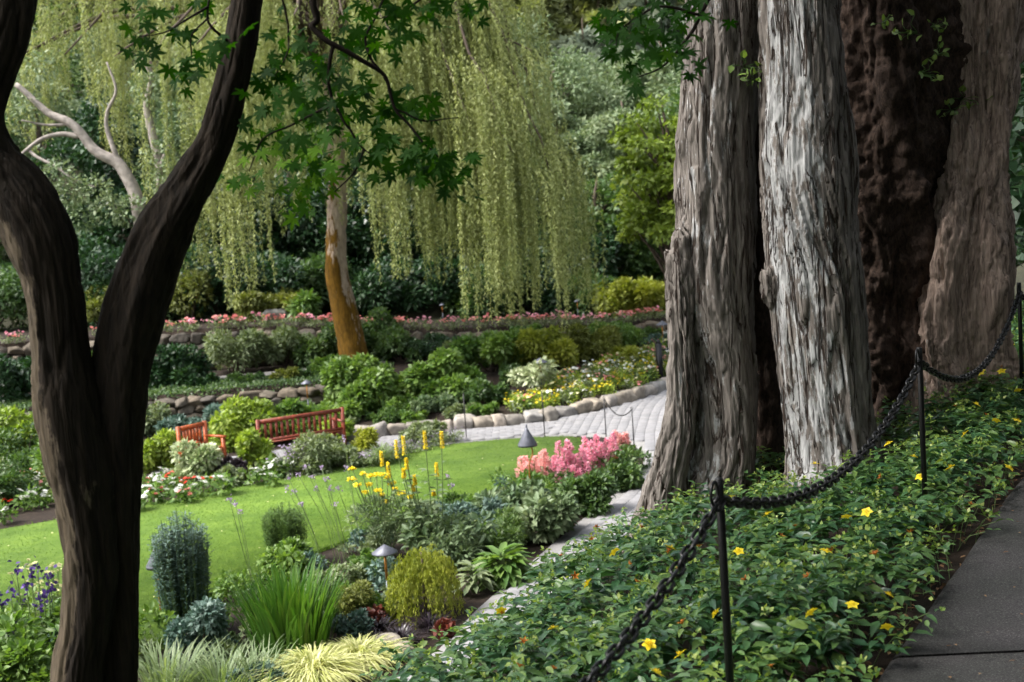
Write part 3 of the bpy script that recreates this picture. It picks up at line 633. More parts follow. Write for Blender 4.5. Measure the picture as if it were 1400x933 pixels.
branch([(1000, -300, 4.6), (985, -60, 4.7), (958, 20, 4.7), (938, 55, 4.7), (905, 92, 4.7), (872, 106, 4.7)], .012, .002)
branch([(958, 20, 4.7), (900, 10, 4.7), (850, 40, 4.7), (842, 66, 4.7)], .006, .002)
LC = [(188, 58, 16, 5), (238, 48, 12, 3), (248, 96, 14, 5), (266, 82, 14, 4), (300, 58, 12, 3), (212, 4, 22, 5), (282, 4, 14, 3), (378, 44, 20, 6), (396, 82, 18, 6), (368, 112, 16, 5), (420, 62, 18, 6), (450, 92, 20, 7), (482, 58, 22, 8), (508, 18, 24, 10),
      (560, 18, 24, 9), (540, 52, 20, 6), (602, 4, 18, 5), (646, 0, 16, 4), (400, 132, 20, 7), (440, 150, 20, 9), (484, 132, 20, 9), (522, 146, 18, 7), (560, 146, 16, 6), (584, 140, 10, 3), (352, 200, 20, 6), (330, 240, 18, 6), (382, 198, 20, 7), (422, 190, 20, 7),
      (432, 232, 20, 8), (470, 192, 20, 7), (530, 192, 20, 8), (572, 208, 20, 9), (602, 214, 18, 7), (622, 244, 16, 6), (640, 218, 8, 2), (560, 232, 18, 6), (412, 272, 18, 6), (442, 254, 16, 5), (350, 158, 14, 4), (500, 215, 16, 5),
      (850, 18, 22, 7), (884, 30, 20, 7), (922, 16, 20, 7), (848, 66, 14, 5), (890, 70, 18, 6), (932, 58, 16, 5), (872, 100, 16, 5), (944, 88, 14, 4), (955, 18, 16, 4), (834, 44, 12, 3)]
nleaf = 0
for (cx, cy, sp_, n) in LC:
    dd_ = rng.uniform(4.25, 4.8)
    for k in range(n):
        p = at(cx + rng.normal() * sp_ * .75, cy + rng.normal() * sp_ * .7, dd_ + rng.normal() * .10)
        out = rng.normal(size=3) * np.array([1, .5, .35]) + np.array([0, -.1, -.55]); x = nrm(out); nz = nrm(np.array([0, -.62, .6]) + rng.normal(size=3) * .42); z = nrm(nz - (nz @ x) * x); y = np.cross(z, x)
        s = rng.uniform(.066, .096) * .88
        lit = .72 if (cy > 185 and cx < 485) else .16  # lower left clusters get paler leaves, light put into their tint
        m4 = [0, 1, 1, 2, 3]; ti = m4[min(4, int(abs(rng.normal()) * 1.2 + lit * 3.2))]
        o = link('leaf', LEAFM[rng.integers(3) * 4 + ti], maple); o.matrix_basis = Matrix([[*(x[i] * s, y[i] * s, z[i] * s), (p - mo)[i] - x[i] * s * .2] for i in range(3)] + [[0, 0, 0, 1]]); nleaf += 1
g = Geo(); MO9 = maple_outline(7, 9)
for (cx, cy, sp_, n) in LC:
    n2 = int(n * 1.1); dd_ = rng.uniform(4.4, 5.2); p = np.array([at(cx + rng.normal() * sp_ * .95, cy + rng.normal() * sp_ * .9, dd_ + rng.normal() * .15) for _ in range(n2)])
    leaves(g, MO9, p - mo, rng.normal(size=(n2, 3)) * np.array([1, .5, .35]) + np.array([0, -.1, -.5]), np.array([0, -.55, .65]) + rng.normal(size=(n2, 3)) * .42, rng.uniform(.055, .075, n2), rng.uniform(.055, .075, n2), np.clip((.74 if (cy > 185 and cx < 485) else .22) + .22 * rng.normal(size=n2), 0, 1))  # loose leaves there carry the same painted light in their tint
tag(g.build('foliage', M['mapleleaf'], maple), kind='stuff')
# rest of the maple's crown above the picture
g = Geo(); nb = 46
C = np.column_stack([rng.uniform(-5, 2.6, nb), rng.uniform(.6, 7.4, nb), rng.uniform(6.3, 8.6, nb)]); R = rng.uniform(.5, .95, nb)
C[:, 2] += np.clip(C[:, 1] - 4.5, 0, 4) * .28
blobs(g, C - mo, R, 9000, .12, .9, RH, .5, .1, .35, .3, .6)
tag(g.build('crown', M['mapleleaf'], maple), kind='stuff')

# ------------------------------------------------------------------ weeping willow
wb = at(487, 505, 33); wb[2] = gz(wb[0], wb[1]); wo_ = wb.copy()
willow = thing('willow_tree', 'weeping willow with orange mossy trunk and curtains of pale hanging foliage', 'tree', tuple(wo_))
bark_stem(willow, wo_, [(494, 545, 33, 60), (485, 490, 33, 50), (470, 425, 33, 44), (460, 370, 33, 38), (460, 300, 33, 33), (462, 230, 33, 31), (458, 150, 33, 31), (450, 70, 33, 30), (442, 0, 33, 28), (436, -70, 33, 24)],
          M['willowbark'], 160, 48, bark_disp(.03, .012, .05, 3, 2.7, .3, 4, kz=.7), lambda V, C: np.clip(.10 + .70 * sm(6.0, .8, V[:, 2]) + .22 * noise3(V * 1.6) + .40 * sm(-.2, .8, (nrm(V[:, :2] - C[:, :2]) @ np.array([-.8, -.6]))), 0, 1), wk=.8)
top = at(440, -10, 33)
BO = []  # (end x, y, z, mid lift, bottom z, strand density)
for e_ in [(1.75, 31.2, 4.9, 2.6, 1.9, 2.3), (1.2, 29.6, 5.6, 2.8, 1.7, 2.4), (.3, 28.9, 6.0, 2.6, 1.6, 2.4), (1.5, 32.4, 5.2, 2.6, 2.6, 1.4), (.2, 30.6, 6.5, 2.4, 1.7, 2.2), (-.6, 29.2, 6.6, 2.2, 1.7, 2.2),
           (.9, 30.2, 8.4, 2.0, 5.2, 1.3), (.3, 32, 10.4, 1.6, 6.0, 1.5), (-.6, 30.8, 11.4, 1.2, 6.4, 1.5), (-1.5, 30.4, 10.8, 1.2, 5.4, 1.4), (.9, 33.5, 11, 1.4, 6.5, 1.3), (-1.0, 33.5, 12, 1, 6.5, 1.3),
           (-2.3, 29.2, 9.0, 1.6, 2.3, 1.1), (-3.3, 28.8, 9.2, 1.5, 2.5, 1.0), (-4.4, 28.6, 9.4, 1.4, 3.3, .9), (-5.6, 28.8, 9.2, 1.5, 2.6, 1.0), (-6.8, 29.2, 9.0, 1.6, 2.6, 1.0), (-8.0, 29.8, 8.8, 1.7, 2.5, 1.1), (-2.9, 31, 10.5, 1, 5, 1.2), (-6, 31, 10.8, 1, 5, 1.2),
           (-9.4, 31.4, 9.2, 1.8, 6.0, .6), (-10.8, 32, 9.4, 1.8, 6.8, .5), (-12.2, 32.6, 9.6, 1.8, 7.0, .5), (-13.4, 33.5, 9.4, 1.9, 6.6, .5), (-10, 34.5, 10, 1.6, 7.2, .6), (-12.5, 35, 10.5, 1.5, 7.8, .6), (-7.5, 35.5, 11, 1, 5, 1), (-4, 36.5, 11, 1, 5, 1), (-1, 36, 11, 1, 5, 1), (-8.5, 32.5, 11.5, 1, 7.2, .7), (-10, 31.6, 11.6, 1.2, 7.8, .9), (-12, 32.5, 12, 1.2, 8.4, .9), (-8, 31.2, 11.8, 1, 7.0, .9), (-13.6, 34, 12.2, 1.2, 8.4, .9), (-5.2, 30, 12, .8, 7, 1), (-3.4, 30.2, 12, .8, 7, 1)]:
    BO.append(e_)
gb, gw = Geo(), Geo(); SP, SD, SN, SL, STn = [], [], [], [], []
for (ex, ey, ez, lift, zb, den) in BO:
    st = at(446, rng.uniform(-40, 120), 33); en = np.array([ex, ey, ez]); md = st * .45 + en * .55; md[2] = max(st[2], ez) + lift * .55
    n = 22; Bp = spline(np.array([st, md, en]), n); Bp = Bp + .15 * np.column_stack([noise3(Bp * .8), noise3(Bp * .8 + 9), .6 * noise3(Bp * .8 + 19)]) * np.linspace(0, 1, n)[:, None]
    gb.add(*tube(Bp - wo_, np.linspace(.11, .018, n), 6), .35)
    ntr = int(13 * den); trs = [(rng.uniform(.10, 1) ** .8, rng.normal() * .55, abs(rng.normal()) * .2, abs(rng.normal()) * .9) for _ in range(ntr)]
    for k in range(int(62 * den)):
        t_, tj, to, tl = trs[k % ntr]; t_ = np.clip(t_ + rng.normal() * .02, .05, 1); i_ = t_ * (n - 1); i0 = int(min(i_, n - 2)); b = Bp[i0] * (1 - (i_ - i0)) + Bp[i0 + 1] * (i_ - i0)
        out = nrm(np.array([ex - st[0], ey - st[1], 0])); side = np.array([-out[1], out[0], 0]); b = b + side * (tj + rng.normal() * (.28 if ex > -1 else .2)) + out * (to + rng.normal() * .06)
        if abs(b[0] / b[1] - (-4.3 / 33)) < .022 and b[1] < 33.3 and rng.random() < .9: continue      # the trunk stands clear of the curtain
        z_end = zb + tl + abs(rng.normal()) * .35 + (1 - t_) * max(0, (b[2] - zb)) * .45 + .55 * noise3(np.array([b[0] * 1.3, b[1] * 1.3, 0.5])) 
        Ls = b[2] - z_end
        if Ls < .5: continue
        nl = int(Ls * 46); u = np.linspace(0, 1, nl); ph = rng.uniform(0, 6.28)
        arc = np.minimum(u * Ls, .5)
        q = b + out * (arc * .5)[:, None] + np.column_stack([.05 * np.sin(u * 5 + ph), .05 * np.cos(u * 4 + ph), -u * Ls + arc * .15])
        gw.add(*tube(np.array([q[0], q[len(q) // 2], q[-1]]) - wo_, .005, 3, caps=False), .5)
        sideaz = rng.uniform(0, 2 * PI, nl); dv = np.column_stack([np.cos(sideaz), np.sin(sideaz), rng.uniform(-1.7, -.5, nl)])
        SP.append(q + rng.normal(size=q.shape) * .025); SD.append(dv); SN.append(rng.normal(size=(nl, 3)) * .7 + np.array([0, 0, .6])); SL.append(rng.uniform(.055, .105, nl)); STn.append(np.clip(.5 + .22 * rng.normal() + .16 * rng.normal(size=nl), 0, 1))
gb.build('limb', M['stem'], willow)
gl = Geo(); SP, SD, SN, SL, STn = map(np.concatenate, (SP, SD, SN, SL, STn)); leaves(gl, T1, SP - wo_, SD, SN, SL * 1.1, SL * .31, STn)
cr = tag(gl.build('crown', M['willow'], willow), kind='stuff'); gw.build('hanging_shoots', M['olive'], cr)

# ------------------------------------------------------------------ trees and shrubs in general
def tree(name, label, cat, x, y, h, r, mat, nl, L, asp=.5, trunk_r=.18, tp=T1, base=.25, nb=26, group=None, sq=.8, tint0=.5, mats='stem', drop=.3, z=None, fill=.5, rk=1.0):
    z = gz(x, y) - .05 if z is None else z
    t = thing(name, label, cat, (x, y, z), 0, group)
    az = rng.uniform(0, 2 * PI, nb); rr = r * np.sqrt(rng.random(nb)) * .8; hz = h * (base + (1 - base) * rng.random(nb) * (1 - .45 * (rr / r) ** 2) * .92)
    C = np.column_stack([np.cos(az) * rr, np.sin(az) * rr, hz]); R = r * rk * rng.uniform(.22, .40, nb)
    g = Geo(); blobs(g, C, R, nl, L * 1.12, asp * 1.2, tp, drop, .3, tint0, .3, sq, fill); g.build('crown', M[mat], t)
    g = Geo(); tp_ = np.array([[0, 0, -.2], [.1 * rng.normal(), .1 * rng.normal(), h * .3], [.2 * rng.normal(), .2 * rng.normal(), h * .7], [0, 0, h * .92]])
    P = spline(tp_, 14); g.add(*tube(P, np.linspace(trunk_r, trunk_r * .15, 14), 8), .4)
    for k in range(0, nb, 2):
        zz = min(C[k][2] * rng.uniform(.5, .85), h * .8); s_ = np.array([np.interp(zz, P[:, 2], P[:, 0]), np.interp(zz, P[:, 2], P[:, 1]), zz]); g.add(*tube(spline(np.array([s_, (s_ + C[k]) / 2 + [0, 0, .1 * r], C[k]]), 6), np.linspace(trunk_r * .35, trunk_r * .06, 6), 5), .4)
    g.build('trunk', M[mats], t, smooth=True); return t
def conifer(name, label, x, y, h, r, mat, nl, L=.4, group=None, open_=1.0):
    z = gz(x, y) - .1; t = thing(name, label, 'tree', (x, y, z), 0, group); nbr = int(h * 7)
    hh = h * (1 - rng.random(nbr) ** .8 * .93); az = rng.uniform(0, 2 * PI, nbr); ln = r * ((1 - hh / h) * .95 + .06) * rng.uniform(.7, 1.1, nbr)
    k = rng.choice(nbr, nl, p=(ln + .1) / np.sum(ln + .1)); u = rng.random(nl) ** .65
    rad = ln[k] * u; pos = np.column_stack([np.cos(az[k]) * rad, np.sin(az[k]) * rad, hh[k] + .10 * rad - .22 * rad * u]) + rng.normal(size=(nl, 3)) * np.array([1, 1, .45]) * (.08 + .10 * ln[k] * (1 - u) * open_)[:, None]
    d = np.column_stack([np.cos(az[k]), np.sin(az[k]), 0 * u - .15]) + rng.normal(size=(nl, 3)) * .6
    g = Geo(); s = L * rng.uniform(.6, 1.2, nl); ct = rng.normal(size=nbr) * .16; leaves(g, T1, pos, d, np.array([0, 0, 1]) + rng.normal(size=(nl, 3)) * .4, s * 1.1, s * .46, np.clip(.32 + .4 * u + ct[k] + rng.normal(size=nl) * .12, 0, 1)); g.build('crown', M[mat], t)
    g = Geo(); P = np.column_stack([np.zeros(10), np.zeros(10), np.linspace(-.3, h * .97, 10)]); g.add(*tube(P, np.linspace(h * .018 + .05, .02, 10), 8), .4)
    for q in range(0, nbr, 3): g.add(*tube(np.array([[0, 0, hh[q]], [np.cos(az[q]) * ln[q] * .8, np.sin(az[q]) * ln[q] * .8, hh[q] - .05 * ln[q]]]), [.03, .01], 4), .4)
    g.build('trunk', M['stem'], t); return t
def shrub(name, label, x, y, w_, h, mat, nl, L, asp=.5, tp=RH, nb=None, group=None, cat='shrub', droop=.2, up=.35, tint0=.5, z=None, stems=7, wy=None, sq=.9, fill=.5, low=.12, var=.28, mats='stem'):
    z = gz(x, y) - .02 if z is None else z
    t = thing(name, label, cat, (x, y, z), 0, group); r = w_ / 2; ry = (wy or w_) / 2; nb = nb or max(6, int(10 + 5 * r))
    az = rng.uniform(0, 2 * PI, nb); rr = np.sqrt(rng.random(nb)) * .72; hz = h * (low + (.80 - low) * rng.random(nb) * np.sqrt(np.maximum(1 - rr ** 2 * .8, 0)))
    C = np.column_stack([np.cos(az) * rr * r, np.sin(az) * rr * ry, hz]); R = min(r, h * .7) * rng.uniform(.26, .44, nb)
    g = Geo(); blobs(g, C, R, nl, L, asp, tp, droop, up, tint0, var, sq, fill); V_ = g.V[0]; g.V[0] = np.column_stack([V_[:, :2], np.maximum(V_[:, 2], .01)]); g.build('foliage', M[mat], t)
    g = Geo()
    for k in range(min(stems, nb)):
        g.add(*tube(spline(np.array([[rng.normal() * .06 * r, rng.normal() * .06 * r, -.05], C[k] * np.array([.5, .5, .5]), C[k]]), 6), np.linspace(.012 + .012 * h, .004, 6), 5), .4)
    g.build('stems', M[mats], t); return t
def at_g(px, py, d):
    q = at(px, py, d); return q[0], q[1]
def W(px, d): return px * d / FPX
def shrub_px(name, label, cx, ytop, d, wpx, mat, nl, L, **k):
    q = at(cx, ytop, d); z = gz(q[0], q[1]); h = max(.25, q[2] - z); return shrub(name, label, q[0], q[1], W(wpx, d), h, mat, nl, L, **k)

# ------------------------------------------------------------------ hillside wood behind the terraces
WG = 'trees of the hillside wood'
def tpx(name, label, px, ytop, d, rpx, mat, nl, L, **k):
    q = at(px, ytop, d); z = gz(q[0], q[1]); return tree(name, label, 'tree', q[0], q[1], max(2.5, q[2] - z), W(rpx, d), mat, nl, L, **k)
def cpx(label, px, ytop, d, rpx, mat, nl, L, **k):
    q = at(px, ytop, d); z = gz(q[0], q[1]); return conifer('conifer_tree', label, q[0], q[1], q[2] - z, W(rpx, d), mat, nl, L, **k)
cpx('silvery spruce above the rounded grey-green tree on the hillside', 795, 18, 56, 95, 'conifer', 15000, .42)
cpx('blue-grey conifer half hidden behind the leafy maple spray', 880, -60, 60, 90, 'conifer', 11000, .45)
cpx('olive conifer standing over the willow crown', 735, -150, 64, 110, 'olive_con', 12000, .5)
cpx('tall olive conifer on the hillside crest', 830, -200, 72, 120, 'olive_con', 12000, .55)
for k, (px, d) in enumerate([(640, 70), (540, 66), (430, 70), (320, 64), (210, 68), (100, 66), (-10, 64), (-110, 70), (930, 72), (1010, 66), (700, 78), (380, 80), (150, 80), (850, 92)]):
    cpx('tall olive green conifer crowded on the hillside behind the willow', px, -230 - 60 * (k % 3), d, 125, ['olive_con', 'conifer', 'wood_mid'][k % 3], 8000, .6, group='hillside conifers')
tpx('broadleaf_tree', 'rounded grey-green tree beside the willow curtain', 752, 128, 45, 70, 'grey_green', 19000, .16, base=.08, nb=52, asp=.5, fill=.2, rk=.85)
tpx('broadleaf_tree', 'fresh green round-headed tree with visible dark stem below the spruce', 848, 118, 43, 68, 'grey_green', 16000, .15, base=.15, nb=48, tint0=.62, fill=.2, rk=.85)
tpx('broadleaf_tree', 'dark leafy tree under the round-headed green trees', 815, 232, 41, 75, 'wood_mid', 12000, .17, base=.08, nb=26)
tpx('broadleaf_tree', 'deep green tree filling the gap beside the cedar trunk', 905, 170, 46, 95, 'wood_mid', 14000, .2, base=.08, nb=30)
for (px, yt, d, r) in [(900, 40, 50, 80), (960, 60, 46, 90), (700, 60, 50, 80), (770, 60, 49, 80), (840, 60, 52, 80)]:
    tpx('woodland_tree', 'pale tree with fine foliage among the hillside conifers', px, yt, d, r, 'grey_green', 11000, .17, base=.06, nb=44, fill=.15, rk=.85, group='pale trees among the hillside conifers', tint0=.55)
for (px, yt, d, r) in [(180, 235, 41.5, 70), (250, 215, 42, 75), (320, 225, 41.5, 70), (395, 215, 42, 75), (465, 225, 41.5, 70), (540, 215, 42, 75), (610, 225, 41.5, 70), (680, 215, 42, 75), (745, 260, 41.5, 65)]:
    tpx('understorey_tree', 'low black-green understorey tree just above the rhododendrons', px, yt, d, r, 'wood_dark', 9000, .17, base=.0, nb=44, fill=.3, group='understorey trees above the rhododendrons', tint0=.4)
for (px, d) in [(715, 60), (765, 63), (812, 61), (860, 66), (905, 62)]:
    cpx('short bushy olive conifer filling the hillside below the crest', px, -90, d, 85, 'olive_con', 9000, .45, group='bushy conifers below the crest')
for k, (px, yt, d, r, m_) in enumerate([(985, 60, 43, 90, 'wood_mid'), (1070, 40, 42, 95, 'wood_mid'), (1160, 20, 41, 100, 'wood_mid'), (950, 220, 40, 60, 'wood_mid'), (1030, 240, 39, 60, 'wood_dark')]):
    tpx('woodland_tree', 'leafy green tree closing the slope behind the cedar', px, yt, d, r, m_, 9000, .19, base=.02, nb=44, fill=.2, group='trees behind the cedar')
tpx('maple_tree', 'lime green maple with layered star leaves beside the cedar trunk', 903, 112, 34.8, 76, 'limetree', 8500, .17, base=.42, nb=75, asp=.6, sq=.45, tint0=.5, fill=.0, rk=.85, drop=.5)
for k, (px, yt, d, r, m_) in enumerate([(40, 60, 45, 110, 'grey_green'), (130, 110, 43, 90, 'wood_dark'), (250, 60, 46, 110, 'grey_green'), (340, 130, 44, 90, 'wood_mid'), (430, 120, 46, 95, 'wood_mid'), (520, 150, 44, 90, 'wood_dark'), (610, 120, 46, 95, 'wood_mid'), (680, 190, 43, 80, 'wood_dark'), (-60, 90, 44, 100, 'wood_mid'), (200, 0, 52, 120, 'grey_green'), (60, -40, 54, 120, 'wood_mid'), (480, 0, 54, 120, 'grey_green'), (640, 0, 55, 110, 'grey_green'), (980, 150, 48, 100, 'wood_dark'), (1080, 100, 50, 110, 'wood_dark'), (1200, 100, 48, 110, 'wood_dark'), (1320, 60, 40, 120, 'wood_dark')]):
    lab = {'grey_green': 'pale grey-green woodland tree seen through the willow', 'wood_dark': 'dark woodland tree on the shaded hillside', 'wood_mid': 'mid green woodland tree behind the willow'}[m_]
    tpx('woodland_tree', lab, px, yt, d, r, m_, 9500, .20, base=.06, nb=44, fill=.15, rk=.85, group={'grey_green': 'pale woodland trees', 'wood_dark': 'dark woodland trees', 'wood_mid': 'mid green woodland trees'}[m_])
RHL = ["tall dark rhododendron at the far left of the terrace by the maple's outer stem", "broad dark rhododendron seen over the maple's lower fork", "dark rhododendron filling the maple's open fork", "dark rhododendron right behind the maple's inner stem", 'dark rhododendron above the boulder side of the terrace', 'dark rhododendron directly behind the boulder', 'dark rhododendron behind the fern clump', 'dark rhododendron touching the mossy willow trunk', 'tall dark rhododendron behind the flat clipped hedge', 'dark rhododendron under the thickest willow curtain', 'dark rhododendron behind the golden green shrub', 'tall rhododendron under the edge of the willow curtain']
for k, (px, yt, d, wp) in enumerate([(-20, 330, 38.6, 150), (60, 300, 39.5, 150), (130, 330, 38.4, 130), (215, 310, 39.2, 150), (290, 330, 38.4, 130), (360, 350, 38.6, 130), (420, 345, 39.4, 120), (520, 350, 39, 130), (590, 340, 39.5, 130), (660, 350, 38.8, 120), (730, 330, 39.2, 120), (790, 300, 40, 120)]):
    shrub_px('rhododendron', RHL[k], px, yt, d, wp, 'wood_dark' if k % 3 else 'wood_mid', 6500, .19, asp=.48, tp=T1, nb=22, group='rhododendrons behind the upper terrace', tint0=.4)
for (px, yt, d, wp) in [(255, 365, 37.6, 90), (345, 395, 37.2, 60), (130, 385, 37.2, 70), (395, 390, 37.5, 60)]:
    shrub_px('rhododendron', 'younger yellowish green rhododendron at the foot of the dark ones', px, yt, d, wp, 'olive', 3200, .16, asp=.38, group='young rhododendrons', tint0=.45)
shrub_px('variegated_shrub', 'pale yellow-green spreading shrub beside the red flowers and cedar trunk', 858, 378, 37.5, 115, 'golden', 5200, .18, asp=.45, tint0=.55)
shrub_px('evergreen_shrub', 'glossy dark shrub between willow curtain and pale yellow shrub', 810, 360, 38.2, 80, 'wood_mid', 4200, .16)
shrub_px('fern', 'bright green fern clump under the willow near the coral flowers', 413, 405, 37, 34, 'bright', 900, .35, asp=.25, tp=BL, cat='fern', up=.7)
# bare grey-limbed tree on the left
qb = at(200, 300, 30.4); dz = gz(qb[0], qb[1]); do = np.array([qb[0], qb[1], dz])
dog = thing('bare_limbed_tree', 'leaning tree with pale bare grey limbs behind the forked maple', 'tree', tuple(do))
def limb(pts, r0, r1):
    P = spline(np.array([at(*p) for p in pts]), 6 * len(pts)); P = P + .05 * np.column_stack([noise3(P * 1.5), noise3(P * 1.5 + 7), noise3(P * 1.5 + 13)]); Geo().add(*tube(P - do, np.linspace(r0, r1, len(P)) * .8, 8), .4).build('limb', M['greybranch'], dog, smooth=True)
limb([(205, 400, 30.4), (195, 330, 30.4), (186, 270, 30.4), (165, 228, 30.4), (130, 205, 30.4), (95, 168, 30.4), (60, 150, 30.4), (20, 115, 30.4)], .26, .08)
limb([(108, 188, 30.4), (80, 185, 30.4), (45, 198, 30.2), (15, 222, 30.0)], .09, .03); limb([(40, 205, 30.2), (75, 228, 30.0), (105, 246, 29.9), (130, 256, 29.8)], .05, .02); limb([(95, 170, 30.4), (60, 170, 30.4), (30, 165, 30.2)], .05, .02)
limb([(178, 250, 30.4), (160, 215, 30.4), (146, 180, 30.4), (146, 155, 30.4), (158, 125, 30.3), (146, 85, 30.3)], .1, .03); limb([(205, 380, 30.6), (222, 250, 30.7), (210, 190, 30.7), (200, 150, 30.7), (205, 105, 30.7), (195, 80, 30.6)], .2, .05); limb([(232, 200, 30.4), (222, 225, 30.4), (215, 260, 30.4)], .08, .05)
g = Geo(); cc = [at(x, y, d) for x, y, d in [(235, 190, 30.2), (240, 235, 30.0), (225, 250, 30.0), (215, 215, 30.2), (100, 262, 29.9), (130, 262, 29.8), (80, 240, 30.0), (150, 285, 29.8), (60, 90, 30.4), (200, 120, 30.4), (180, 290, 29.8), (110, 300, 29.8), (40, 150, 30.6)]]
blobs(g, np.array(cc) - do, np.full(len(cc), .36), 2600, .13, .5, RH, .4, .2, .55, .3); g.build('crown', M['grey_green'], dog)

# ------------------------------------------------------------------ terrace shrubs
shrub_px('leafy_shrub', 'bright green leafy shrub spilling down in front of the willow trunk', 500, 488, 28.6, 160, 'bright', 9000, .15, asp=.6, tint0=.6)
shrub_px('leafy_shrub', 'bright green leafy shrub in the middle of the flower bank', 600, 480, 29.2, 150, 'bright', 8500, .15, asp=.6, tint0=.55)
shrub_px('leafy_shrub', 'lower lime leaves of the bright shrub mass beside the red bench', 455, 545, 27.6, 100, 'bright', 5000, .14, asp=.6, tint0=.72)
shrub_px('leafy_shrub', 'mid green shrub behind the cream variegated bush', 668, 447, 31.5, 125, 'bright', 6500, .15, asp=.5, tint0=.42)
shrub_px('leafy_shrub', 'golden green shrub between the mid green shrub and the olive conifers', 742, 441, 31.8, 125, 'golden', 6500, .13, asp=.5, tint0=.35)
shrub_px('dwarf_conifer', 'olive dwarf conifer on the flower bank above the yellow bedding', 800, 444, 32.5, 115, 'olive', 6500, .14, asp=.3)
shrub_px('clipped_shrub', 'dense bright green mound behind the golden dwarf conifer', 838, 438, 33.6, 95, 'bright', 5500, .09, asp=.5, nb=40, fill=.75)
shrub_px('dwarf_conifer', 'golden yellow dwarf conifer above the bedding flowers', 846, 470, 32, 75, 'golden', 5500, .13, asp=.3, tint0=.55)
shrub_px('clipped_shrub', 'low blue-green mound next to the black gate', 892, 458, 34, 66, 'blue', 4500, .1, asp=.4, nb=30, fill=.75, tint0=.4)
shrub_px('low_shrub', 'grey-green low shrub behind the stone kerb', 592, 540, 27.9, 85, 'grey_green', 3800, .10, tint0=.3)
shrub_px('low_shrub', 'dark green shrub beside the cream variegated bush', 660, 512, 28.4, 80, 'wood_mid', 3800, .11)
shrub_px('variegated_shrub', 'cream and white variegated bush behind the bedding flowers', 726, 487, 28.8, 60, 'varieg', 1500, .13, asp=.5, tint0=.6, stems=9, low=.4)
shrub_px('evergreen_shrub', 'dark green shrub hugging the far side of the mossy willow trunk', 508, 418, 34.2, 80, 'wood_mid', 4800, .12, tint0=.45)
shrub_px('evergreen_shrub', 'mid green shrub left of the mossy trunk on the terrace', 436, 440, 33.6, 80, 'wood_mid', 4500, .12, tint0=.55)
shrub_px('evergreen_shrub', 'grey-green wispy shrub above the pale terrace path', 312, 448, 33.2, 120, 'sage', 5200, .13, asp=.35, tint0=.35, low=.35)
shrub_px('evergreen_shrub', 'wispy grey-green shrub by the tiny yellow flowers', 388, 448, 33.6, 80, 'sage', 4000, .13, asp=.35, tint0=.3, low=.35)
shrub_px('camellia', 'dark glossy camellia against the lower terrace wall', 238, 462, 31.2, 86, 'wood_dark', 5200, .14, asp=.5, tint0=.5)
shrub_px('leafy_shrub', 'small yellow-green bush at the end of the terrace path', 456, 482, 31.2, 60, 'bright', 2800, .12, tint0=.45)
shrub_px('clipped_shrub', 'flat dark clipped hedge under the upper terrace wall', 585, 456, 34.0, 115, 'wood_dark', 5000, .08, asp=.5, nb=30, fill=.7)
shrub_px('leafy_shrub', 'olive green shrub against the upper terrace wall between hedge and golden shrub', 640, 450, 33.4, 90, 'sage', 3600, .12, tint0=.3)
shrub_px('leafy_shrub', 'dull green shrub against the upper terrace wall beside the willow trunk', 545, 452, 33.6, 80, 'wood_mid', 3200, .12, tint0=.6)
shrub_px('leafy_shrub', 'low mixed green shrub at the wall foot behind the olive conifer', 715, 442, 33.8, 90, 'bright', 3400, .12, tint0=.4)
shrub_px('leafy_shrub', 'bushy green shrub beside the black gate and blue mound', 878, 446, 35, 80, 'wood_mid', 3200, .12, tint0=.6)
shrub_px('evergreen_shrub', 'dark shrub left of the forked maple on the terrace', 10, 465, 30.5, 120, 'wood_dark', 5500, .14)
shrub_px('evergreen_shrub', 'deep green shrub below the coral flowers seen between the forked stems', 145, 470, 31, 80, 'wood_mid', 3500, .13)
shrub_px('leafy_shrub', 'yellow-green shrub behind the white and red begonias', 22, 560, 26.0, 110, 'lime', 4500, .14, tint0=.3)
shrub_px('low_shrub', 'dark low shrub in the bed left of the maple trunk', 60, 610, 24.8, 80, 'wood_mid', 3000, .12)
for k, (px, yt, d, wp, m_, ti, lab) in enumerate([(470, 572, 27.2, 60, 'sage', .4, 'low sage-green filler behind the kerb by the bench end'), (520, 560, 27.3, 70, 'wood_mid', .6, 'low dark green filler under the bright leafy shrub'), (560, 562, 27.2, 60, 'bright', .5, 'low fresh green filler behind the plain kerb stones'), (625, 556, 27.5, 60, 'sage', .5, 'pale grey filler plant between kerb and dark green shrub'), (655, 552, 27.6, 60, 'bright', .35, 'low green filler plant at the start of the bedding flowers'), (690, 545, 28.4, 60, 'wood_mid', .5, 'dark filler plant under the variegated bush'), (545, 535, 28.2, 90, 'bright', .45, 'mid green shrub joining the two bright leafy shrubs'), (640, 525, 29.4, 80, 'bright', .4, 'mid green shrub behind the grey low shrub'), (700, 500, 30.2, 70, 'wood_mid', .6, 'deep green shrub behind the variegated bush')]):
    shrub_px('low_shrub', lab, px, yt, d, wp, m_, 2000, .11, tint0=ti)
